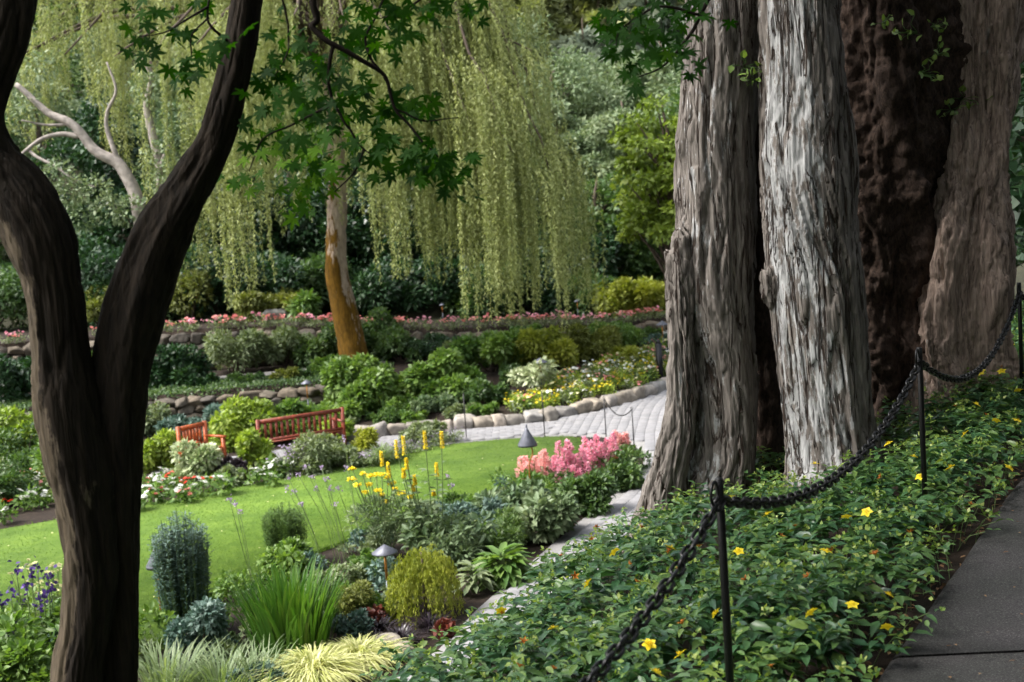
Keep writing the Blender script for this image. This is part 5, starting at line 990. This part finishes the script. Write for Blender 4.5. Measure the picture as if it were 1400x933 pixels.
astilbe('rose pink astilbe plumes in the middle of the flower clump', [(764, 622, 34, 16), (772, 634, 38, 22), (780, 626, 38, 20), (788, 640, 36, 20), (796, 632, 36, 18), (768, 648, 30, 20), (784, 652, 28, 18), (776, 618, 30, 12), (802, 646, 26, 16), (792, 655, 22, 14), (758, 638, 24, 14)], 782, 682, 'pink')
astilbe('tall pink astilbe plumes behind the dark red ones', [(800, 612, 26, 14), (808, 618, 30, 16), (816, 610, 28, 14), (822, 620, 26, 16), (812, 630, 26, 16), (820, 634, 22, 14), (830, 614, 26, 14), (838, 606, 26, 13), (804, 626, 26, 14)], 815, 665, 'pink')
astilbe('light pink astilbe plumes by the roped corner of the path', [(842, 602, 26, 12), (850, 606, 24, 12), (846, 612, 20, 12), (856, 602, 18, 10)], 850, 645, 'salmon')
astilbe('dark crimson astilbe spikes at the edge of the pink clump', [(826, 630, 18, 6), (832, 628, 18, 6), (838, 630, 20, 7), (830, 637, 14, 6), (842, 634, 14, 6)], 834, 655, 'crimson')
# rocks
for k, (px, py, s, lab) in enumerate([(533, 892, .30, 'brown rock beside the golden grass mound'), (552, 898, .24, 'paler rock at the tip of the border by the path'), (520, 905, .2, 'small grey rock under the golden grass')]):
    x, y = gp(px, py); o = link('rock', rock_mesh(40 + k, M['stone'], 12, .35, .7), None, (x, y, .06), (0, 0, rng.random() * 6), (s * 1.3, s, s)); tag(o, lab, 'rock')
q = at(374, 438, 37); o = link('boulder', rock_mesh(50, M['stone'], 14, .3, .6), None, (q[0], q[1], gz(q[0], q[1]) + .12), (0, 0, .4), (.75, .6, .7)); tag(o, 'rounded boulder behind the coral flowers', 'rock')

# ------------------------------------------------------------------ lawn grass, terrace path
n = 130000; bx_ = rng.uniform(-13, 1.4, n); by_ = 11 + 14.2 * rng.random(n); ok = poly_in(bx_, by_, LAWN); bx_, by_ = bx_[ok], by_[ok]; n = len(bx_)
g = Geo(); leaves(g, TR, np.column_stack([bx_, by_, np.full(n, .03)]), np.column_stack([rng.normal(size=(n, 2)) * .5, np.ones(n)]), rs(n, .8), rng.uniform(.014, .024, n), .017, np.clip(.5 + .25 * rng.normal(size=n) + .3 * noise3(np.column_stack([bx_ * .5, by_ * .5, 0 * bx_])), 0, 1))
n = 5200; k_ = rng.integers(0, len(LAWN), n); q_ = LAWN[k_] + (LAWN[(k_ + 1) % len(LAWN)] - LAWN[k_]) * rng.random(n)[:, None] + rng.normal(size=(n, 2)) * .04
leaves(g, TR, np.column_stack([q_, np.full(n, .0)]), np.column_stack([rng.normal(size=(n, 2)) * .6, np.ones(n)]), rs(n, .8), rng.uniform(.04, .10, n), .014, np.clip(.45 + .25 * rng.normal(size=n), 0, 1))
tag(g.build('grass', M['grass']), 'short mown grass covering the lawn', 'grass', kind='stuff')
n = 130; fx_ = rng.uniform(-9, 1.2, n); fy_ = rng.uniform(13, 25, n); ok = poly_in(fx_, fy_, LAWN); n = int(ok.sum()); g = Geo()
leaves(g, RH, np.column_stack([fx_[ok], fy_[ok], np.full(n, .062)]), np.column_stack([rng.normal(size=(n, 2)), .1 * rng.normal(size=n)]), np.array([0, 0, 1.]) + rng.normal(size=(n, 3)) * .2, rng.uniform(.03, .06, n), rng.uniform(.02, .035, n), rng.random(n))
tag(g.build('fallen_petals', M['cream'], None), 'pale petals dropped here and there on the lawn', 'petals', kind='stuff')
tp_ = tag(slab_poly('terrace_path', np.array([(-13, 30.5), (-9, 31.4), (-4.9, 32.2), (-3.4, 32.6), (-3.4, 33.2), (-4.9, 32.8), (-9, 32.0), (-13, 31.1)]), .8, .955, M['slab']), kind='structure')

# ------------------------------------------------------------------ ground cover below the chain
def shelf_pt(s, p): return EO[0] + EU[0] * s + EN[0] * p, EO[1] + EU[1] * s + EN[1] * p
ns = 4300; S_ = rng.uniform(-3.2, 12.5, ns); P_ = -.27 + (bed_edge(S_) + .12 + .27) * rng.random(ns)
P_[:520] = rng.uniform(-.29, .06, 520)
sx, sy = shelf_pt(S_, P_)
ok = ~(((sx - 1.25) ** 2 + (sy - 8.7) ** 2 < .3 ** 2) | ((sx - 2.15) ** 2 + (sy - 8.3) ** 2 < .36 ** 2) | ((sx - 2.75) ** 2 + (sy - 9.5) ** 2 < .5 ** 2) | ((sx - 3.6) ** 2 + (sy - 9.9) ** 2 < .42 ** 2) | ((sx - 1.0) ** 2 + (sy - 8.5) ** 2 < .22 ** 2))
S_, P_, sx, sy = S_[ok], P_[ok], sx[ok], sy[ok]; ns = len(sx); sz = terrain(sx, sy, False)
g, gst, gbud = Geo(), Geo(), Geo(); LP, LD, LN, LL, LT = [], [], [], [], []; tips = []
for k in range(ns):
    edge_r = sm(-.40, .10, P_[k]); h = rng.uniform(.22, .36) * (.45 + .55 * edge_r) * (1 - .25 * sm(-.5, 0, P_[k] - bed_edge(S_[k]))) * (1 + .35 * noise3(np.array([sx[k] * 1.1, sy[k] * 1.1, 0]))) * (1 - .4 * sm(1.3, .5, math.hypot(sx[k] - 1.7, sy[k] - 8.0)))
    a = rng.uniform(0, 2 * PI); ln = rng.uniform(.06, .22); b0 = np.array([sx[k], sy[k], sz[k]]); tip = b0 + np.array([math.cos(a) * ln, math.sin(a) * ln, h])
    md = b0 + np.array([math.cos(a) * ln * .3, math.sin(a) * ln * .3, h * .62]); Pn = spline(np.array([b0, md, tip]), 8)
    if k % 2 == 0: gst.add(*tube(Pn[::2], .0022, 3, caps=False), .5)
    npair = int(h / .032); vig = rng.normal() * .10
    for j in range(4, npair + 1):
        u = j / npair; c = Pn[0] * 0 + np.array([np.interp(u * 7, np.arange(8), Pn[:, i]) for i in range(3)]); az = a + (j % 2) * PI / 2 + rng.normal() * .35; L = rng.uniform(.070, .116) * (1 - .45 * max(0, u - .7) / .3)
        for sg in (0, PI):
            LP.append(c); LD.append((math.cos(az + sg), math.sin(az + sg), rng.normal() * .25 - .12 + .35 * max(0, u - .75) * 3)); LN.append(rng.normal(size=3) * .28 + [0, 0, 1]); LL.append(L); LT.append(np.clip(.32 + vig + .10 * rng.normal() + .30 * max(0, u - .7) / .3 + (.25 if rng.random() < .06 else 0), 0, 1))
    tips.append((tip, a))
LP, LD, LN, LL, LT = map(np.array, (LP, LD, LN, LL, LT))
nr_ = np.linalg.norm(LP - CAM, axis=1) < 8.5
leaves(g, LF, LP[nr_], LD[nr_], LN[nr_], LL[nr_], LL[nr_] * .46, LT[nr_])
leaves(g, RH, LP[~nr_], LD[~nr_], LN[~nr_], LL[~nr_], LL[~nr_] * .46, LT[~nr_])
cover = tag(g.build('ground_cover', M['hyper'], None, smooth=True), 'dense dark green ground cover with yellow star flowers under the chain', 'ground cover', kind='stuff')
gst.build('stems', M['greenstem'], cover)
for tip, a in tips:
    if rng.random() < .5:
        m = rng.integers(3, 7); leaves(gbud, RH, tip + rng.normal(size=(m, 3)) * .011 + [0, 0, .01], rs(m, .6), rs(m, .5), rng.uniform(.016, .032, m), rng.uniform(.014, .022, m), rng.random(m))
tag(gbud.build('buds', M['bud'], cover), kind='stuff')
FL = []
for k in range(3):
    f = Geo(); daisy(f, (0, 0, 0), .034, 5, (0, 0, 1), 0, .6, .86, LF, .22); m = 26; d = rs(m, .9); leaves(f, RH, d * .004, d, rs(m), .018, .0025, rng.uniform(.2, .6, m)); FL.append(f.mesh('flower', M['yellow'], True))
SPN = []
for k in range(2):
    f = Geo(); daisy(f, (0, 0, 0), .026, 5, (0, 0, 1), 0, .5, .35, LF, .9); daisy(f, (0, 0, 0), .02, 4, (0, 0, 1), 0, .3, .3, LF, 1.6); SPN.append(f.mesh('spent_flower', M['spent'], True))
tarr = np.array([t for t, a in tips]); tproj = (tarr - CAM) @ _R; TX = 700 + FPX * tproj[:, 0] / -tproj[:, 2]; TY = 466.5 - FPX * tproj[:, 1] / -tproj[:, 2]
def near_tip(px, py):
    d = (TX - px) ** 2 + (TY - py) ** 2 + np.where(tproj[:, 2] < -1, 0, 1e9); c = np.argsort(d)[:6]; return tarr[c[np.argmax(tproj[c, 2])]]
for (px, py) in [(1050, 700), (1136, 714), (1126, 760), (880, 882), (808, 802), (905, 894), (1312, 634), (1247, 660), (1205, 602), (1345, 508), (1360, 512), (1392, 518), (1285, 496), (1372, 575), (1390, 540), (1395, 590), (1018, 760), (900, 900), (1155, 828), (908, 745), (888, 890), (1340, 555), (1380, 475), (700, 850), (960, 840), (1200, 800), (1090, 850), (1180, 700), (1250, 620), (1330, 600), (1360, 640), (1100, 640), (840, 750), (1000, 700), (760, 880), (1220, 850)]:
    p = near_tip(px, py); o = link('flower', FL[rng.integers(3)], cover, p + [0, -.01, .035], (.5 + rng.normal() * .25, rng.normal() * .3, rng.uniform(0, 6.28)), rng.uniform(.8, 1.1))
for (px, py) in [(1080, 720), (1072, 725), (1200, 653), (1168, 686), (1195, 760), (1142, 738), (1340, 686), (770, 660), (905, 745), (862, 795), (1060, 905), (835, 925), (770, 930), (730, 905), (880, 720), (795, 720), (800, 735), (690, 830), (700, 880), (855, 770), (925, 850), (1005, 800), (960, 730), (1355, 560), (1370, 500), (1310, 560), (790, 780), (930, 800), (760, 760), (1110, 800), (1240, 720)]:
    p = near_tip(px, py); link('spent_flower', SPN[rng.integers(2)], cover, p + [0, -.01, .02], (.4 + rng.normal() * .4, rng.normal() * .4, rng.uniform(0, 6.28)), rng.uniform(.8, 1.2))
# fallen leaves on the strip of soil beside the asphalt
n = 900; ss_ = rng.uniform(-2, 10, n); pp_ = rng.uniform(-.31, .12, n); lx, ly = shelf_pt(ss_, pp_); g = Geo()
leaves(g, LF, np.column_stack([lx, ly, terrain(lx, ly, False) + .012 + .02 * rng.random(n)]), np.column_stack([rng.normal(size=(n, 2)), .1 * rng.normal(size=n)]), np.array([0, 0, 1.]) + rng.normal(size=(n, 3)) * .25, rng.uniform(.02, .06, n), rng.uniform(.01, .03, n), rng.random(n))
tag(g.build('leaf_litter', M['dead'], None), 'dry brown leaf litter along the asphalt edge', 'leaf litter', kind='stuff')
n = 15000; cx_ = rng.uniform(-14, -3.2, n); cy_ = wall1(cx_) + .35 + rng.random(n) * 2.3; g = Geo(); cz_ = terrain(cx_, cy_, False) + .02 + np.abs(.16 * noise3(np.column_stack([cx_ * 1.3, cy_ * 1.3, 0 * cx_]))) * rng.random(n)
leaves(g, RH, np.column_stack([cx_, cy_, cz_]), rs(n, .2), np.array([0, -.3, 1.]) + rng.normal(size=(n, 3)) * .45, rng.uniform(.06, .11, n), rng.uniform(.03, .06, n), rng.random(n))
tag(g.build('creeping_plants', M['wood_mid'], None), 'low creeping green cover on top of the rubble wall', 'ground cover', kind='stuff')
n = 170; ss_ = rng.uniform(-1.5, 9, n); pp_ = -.32 - np.abs(rng.normal(size=n)) * .55; pp_ = np.maximum(pp_, -2.8); lx, ly = shelf_pt(ss_, pp_); g = Geo()
leaves(g, LF, np.column_stack([lx, ly, upath(ss_) + .016 + .004 * rng.random(n)]), np.column_stack([rng.normal(size=(n, 2)), .06 * rng.normal(size=n)]), np.array([0, 0, 1.]) + rng.normal(size=(n, 3)) * .12, rng.uniform(.010, .032, n), rng.uniform(.006, .016, n), rng.random(n))
tag(g.build('fallen_leaves', M['dead'], None), 'tiny dry leaves and bits scattered on the asphalt', 'leaf litter', kind='stuff')
# ivy and brush on the steep bank below the shelf
n = 9000; ss_ = rng.uniform(-6, 16, n); pp_ = bed_edge(ss_) + .15 + rng.random(n) * 2.4; lx, ly = shelf_pt(ss_, pp_); g = Geo()
leaves(g, RH, np.column_stack([lx, ly, terrain(lx, ly, False) + .02 + .10 * rng.random(n)]), rs(n, -.2), np.array([EN[0] * .6, EN[1] * .6, .8]) + rng.normal(size=(n, 3)) * .4, rng.uniform(.07, .12, n), rng.uniform(.05, .08, n), rng.random(n))
tag(g.build('ivy', M['wood_dark'], None), 'dark ivy covering the steep bank down to the paved path', 'ivy', kind='stuff')

# ------------------------------------------------------------------ chain posts and chains
def post(s, lab):
    x, y = shelf_pt(s, 0.0); z = gz(x, y); ztop = upath(np.array(s)) + .93; h = float(ztop - z)
    t = thing('chain_post', lab, 'post', (x, y, z)); Geo().add(*lathe([(0.0, -.15), (.0145, -.15), (.0145, h - .004), (.012, h), (0, h)], 14)).build('pole', M['iron'], t, smooth=False)
    a = np.linspace(-.35 * PI, 1.25 * PI, 14); hk = np.column_stack([-.045 - .030 * np.cos(a) * 1.0, 0 * a, h - .045 + .040 * np.sin(a)]); hk = hk @ np.array([[EU[0], EU[1], 0], [0, 1, 0], [0, 0, 1]])
    Geo().add(*tube(np.vstack([hk]), .0055, 6)).build('hook', M['iron'], t, smooth=True)
    lg = Geo().add(*tube(np.array([[0, 0, h - .06], [EU[0] * -.05, EU[1] * -.05, h - .075]]), .007, 6)); lg.build('bracket', M['iron'], t)
    return np.array([x, y, float(ztop) - .075])
s_of = lambda p: float(ps(p[0], p[1])[1])
sA, sB, sC = s_of((.66, 4.1)), s_of((2.15, 6.4)), s_of((3.66, 8.9))
tops = [post(sA - 2.9, 'black chain post out at the near end of the chain'), post(sA, 'slim black iron chain post standing among the ground cover before the asphalt joint'), post(sB, 'black chain post in front of the dark burled trunk'), post(sC, 'black chain post beside the fluted red-brown trunk'), post(sC + 2.9, 'black chain post far up the asphalt walk')]
lp = Geo(); a = np.linspace(0, 2 * PI, 20, endpoint=False); ring = np.column_stack([np.cos(a) * .0175 + np.sign(np.cos(a)) * .0135, np.sin(a) * .0175, 0 * a]); sides = 6; Tn = nrm(np.roll(ring, -1, 0) - np.roll(ring, 1, 0)); Nn = np.column_stack([-Tn[:, 1], Tn[:, 0], 0 * a]); V = []
for i in range(20):
    for k in range(sides): V.append(ring[i] + .0066 * (math.cos(k * 2 * PI / sides) * Nn[i] + math.sin(k * 2 * PI / sides) * np.array([0, 0, 1])))
F = [[i * sides + k, i * sides + (k + 1) % sides, ((i + 1) % 20) * sides + (k + 1) % sides, ((i + 1) % 20) * sides + k] for i in range(20) for k in range(sides)]
link_me = lp.add(np.array(V), np.array(F)).mesh('chain_link', M['iron'], True); LSTEP = .046
def chain(A, B, sag, lab, lead=True):
    t = thing('chain', lab, 'chain', tuple(A)); u = np.linspace(0, 1, 400); P = A + (B - A) * u[:, None]; P[:, 2] -= sag * 4 * u * (1 - u); L = np.concatenate([[0], np.cumsum(np.linalg.norm(np.diff(P, axis=0), axis=1))]); m = int(L[-1] / LSTEP)
    for k in range(m):
        c = np.array([np.interp((k + .5) * LSTEP, L, P[:, i]) for i in range(3)]); c2 = np.array([np.interp((k + .6) * LSTEP, L, P[:, i]) for i in range(3)]); x = nrm(c2 - c); y0 = nrm(np.cross([0, 0, 1], x)); z0 = np.cross(x, y0); an = (PI / 4 if k % 2 else -PI / 4) + rng.normal() * .15 + .4; y = y0 * math.cos(an) + z0 * math.sin(an); z = np.cross(x, y)
        o = link('chain_link', link_me, t); o.matrix_basis = Matrix([[x[i], y[i], z[i], (c - A)[i]] for i in range(3)] + [[0, 0, 0, 1]])
chain(tops[1], tops[0], .30, 'heavy black chain hanging from the slim post towards the viewer')
chain(tops[1], tops[2], .24, 'black chain swagged across the base of the lichen-white trunk')
chain(tops[2], tops[3], .30, 'black chain swagged in front of the fluted red-brown trunk')
chain(tops[3], tops[4], .26, 'black chain rising to the post far up the asphalt walk')

# ------------------------------------------------------------------ path lamps
def lamp(lab, px, py, hat_px, h, style='disc', d=None, z=0.0, name='path_lamp', tall=.32):
    if d is None: x, y = gp(px, py); zz = 0.0
    else: q = at(px, py, d); x, y = q[0], q[1]; zz = gz(x, y)
    R = W(hat_px, y) / 2; t = thing(name, lab, 'lamp', (x, y, zz))
    if style == 'disc':
        Geo().add(*tube(np.array([[0, 0, -.1], [0, 0, h * .55]]), .012, 8)).build('stem', M['lampgrey'], t, smooth=True); Geo().add(*tube(np.array([[0, 0, h * .55], [0, 0, h - .01]]), .016, 8)).build('copper_neck', M['copper'], t, smooth=True)
        Geo().add(*lathe([(0, R * tall * 2.1), (.05 * R, R * tall * 2.05), (R, .012), (R, -.004), (R * .9, .004), (0.01, R * tall * 1.6)], 12, h - .03)).build('hood', M['lampgrey'], t)
    else:
        P = spline(np.array([[0, 0, -.1], [0, 0, h * .45], [.01, 0, h * .66], [.07, 0, h * .82], [.05, 0, h * .95]]), 20); Geo().add(*tube(P, .011, 8)).build('stem', M['copper'] if style == 'cone' else M['iron'], t, smooth=True)
        Geo().add(*lathe([(0, R * 1.85), (.14 * R, R * 1.8), (.2 * R, R * 1.62), (R, .02), (R, -.012), (R * .93, 0), (.05, R * 1.3)], 20, h - R * .35)).build('hood', M['lampgrey'], t, smooth=True); Geo().add(*lathe([(0, .05), (.014, .05), (.014, -.03), (0, -.03)], 8, h + R * 1.5)).build('finial', M['lampgrey'], t)
    return t
lamp('grey cone-capped path lamp with copper stem beside the golden thread cypress', 533, 842, 37, .78)
lamp('tall dark cone lamp on a bent copper stem beside the salmon plumes', 727, 692, 27, 1.02, 'cone')
lamp('grey-hooded path lamp beside the cream variegated bush', 742, 545, 20, .86, d=28.6)
lamp('grey-hooded copper lamp above the red bench', 423, 572, 16, .86, d=28.3)
lamp('grey cone lamp half hidden by the leafy column on the lawn edge', 220, 838, 28, .62, 'cone')
lamp('grey-hooded lamp next to the black gate', 908, 490, 17, .80, d=33.6)
lamp('tiny lamp under the pale yellow shrub', 791, 442, 9, .55, d=37)
lamp('tiny copper lamp under the willow behind the coral flowers', 606, 440, 8, .55, d=37.2)
lamp('tiny lamp glinting beside the fern', 414, 446, 9, .55, d=37.0)

# ------------------------------------------------------------------ roped rods at the lawn corner
def rod(lab, px, py, h, d=None):
    x, y = gp(px, py); t = thing('rope_rod', lab, 'rod', (x, y, 0)); Geo().add(*tube(np.array([[0, 0, -.1], [0, 0, h]]), .011, 7)).build('shaft', M['iron'], t, smooth=True); a = np.linspace(0, 2 * PI, 12); Geo().add(*tube(np.column_stack([.02 * np.cos(a), 0 * a, h + .02 + .02 * np.sin(a)]), .005, 5)).build('eye', M['iron'], t); return np.array([x, y, h])
r1 = rod('thin black rod on the lawn edge before the plain stretch of kerb', 638, 602, .98); r2 = rod('thin black rod on the lawn edge before the variegated bush', 745, 600, .98); r3 = rod('thin black rod on the paving with the rope tied on', 829, 600, .82); r4 = rod('thin black rod at the rope end by the light pink plumes', 868, 628, .92)
P = r3 + (r4 - r3) * np.linspace(0, 1, 20)[:, None]; P[:, 2] -= .22 * 4 * np.linspace(0, 1, 20) * (1 - np.linspace(0, 1, 20)); tag(Geo().add(*tube(P, .011, 6)).build('rope', M['iron']), 'short dark rope sagging between the two thin rods', 'rope')
P = r2 + (r3 - r2) * np.linspace(0, 1, 20)[:, None]; P[:, 2] -= .06 * 4 * np.linspace(0, 1, 20) * (1 - np.linspace(0, 1, 20))
# black gate at the far end of the paving
x, y = at_g(904, 538, 31.2); t = thing('iron_gate', 'black iron gate with square post at the end of the paved path', 'gate', (x, y, 0), .35)
Geo().add(*box((0, 0, .56), (.13, .13, 1.14))).build('gate_post', M['iron'], t); Geo().add(*lathe([(0, .1), (.05, .06), (.07, 0), (0, 0)], 10, 1.13)).build('cap', M['iron'], t)
for zz in (.18, .95): Geo().add(*box((.72, 0, zz), (1.3, .03, .035))).build('rail', M['iron'], t)
for k in range(11): Geo().add(*tube(np.array([[.13 + k * .12, 0, .12], [.13 + k * .12, 0, 1.05]]), .009, 6)).build('bar', M['iron'], t)

# ------------------------------------------------------------------ benches
def bench(name, label, x, y, rz, width, mat, nsl, h=.92):
    t = thing(name, label, 'bench' if width > 1 else 'chair', (x, y, .03), rz); m = M[mat]; D = .50          # sits facing local +X, back at x=0, runs along Y
    def bx(nm, c, s, par=t): return Geo().add(*box(c, s)).build(nm, m, par)
    for sy_ in (-1, 1):
        yy = sy_ * (width / 2 - .03)
        bx('back_leg', (0, yy, h / 2), (.06, .06, h)); bx('front_leg', (D, yy, .31), (.06, .06, .62)); bx('armrest', (D / 2 + .02, yy, .635), (D + .10, .07, .035)); bx('side_rail', (D / 2, yy, .38), (D - .06, .035, .07))
    bx('top_rail', (0, 0, h - .05), (.045, width - .12, .075)); bx('lower_rail', (0, 0, .49), (.04, width - .12, .06)); bx('front_rail', (D, 0, .38), (.035, width - .12, .08))
    for k in range(5): bx('seat_slat', (.06 + k * .098, 0, .43), (.085, width - .05, .022))
    for k in range(nsl): bx('back_slat', (0, -(width / 2 - .12) + (width - .24) * (k + .5) / nsl, .685), (.022, .05, .33))
    return t
bench('garden_bench', 'long slatted wooden bench, red-brown from shade in its colour, by the grey-green bush', -4.3, 24.5, math.radians(121), 1.85, 'shaded_red_wood', 14)
bench('garden_armchair', 'wooden armchair, bright orange from light in its colour, among the lime bushes', -6.38, 24.12, math.radians(-36), .72, 'lit_orange_wood', 6)

# ------------------------------------------------------------------ wood on the upper side of the walk, evergreens added for shade
for k, (x, y, h, r) in enumerate([(6.4, 13.5, 6, 2.0), (8.0, 11, 7, 2.2), (6.6, 7.5, 6, 1.8), (5.2, 3.2, 5, 1.7), (4.2, -1.0, 5, 1.7), (2.6, -4.2, 5, 1.8), (-.4, -6.0, 5, 1.9), (7.6, 16.5, 7, 2.2), (-3.5, -6.5, 6, 2.2), (-5.5, -4.5, 8, 2.6), (-3.2, -2.6, 7, 2.2), (1.0, -3.4, 7, 2.2), (-8.5, -3.5, 8, 2.8)]):  # trees behind the camera are unseen, added to shade the foreground
    tree('evergreen_tree', 'dense dark evergreen crowding the asphalt walk, added for shade if behind the camera', 'tree', x, y, h, r, 'wood_dark', 5200, .16, base=.05, nb=24, group='evergreens above the asphalt walk')
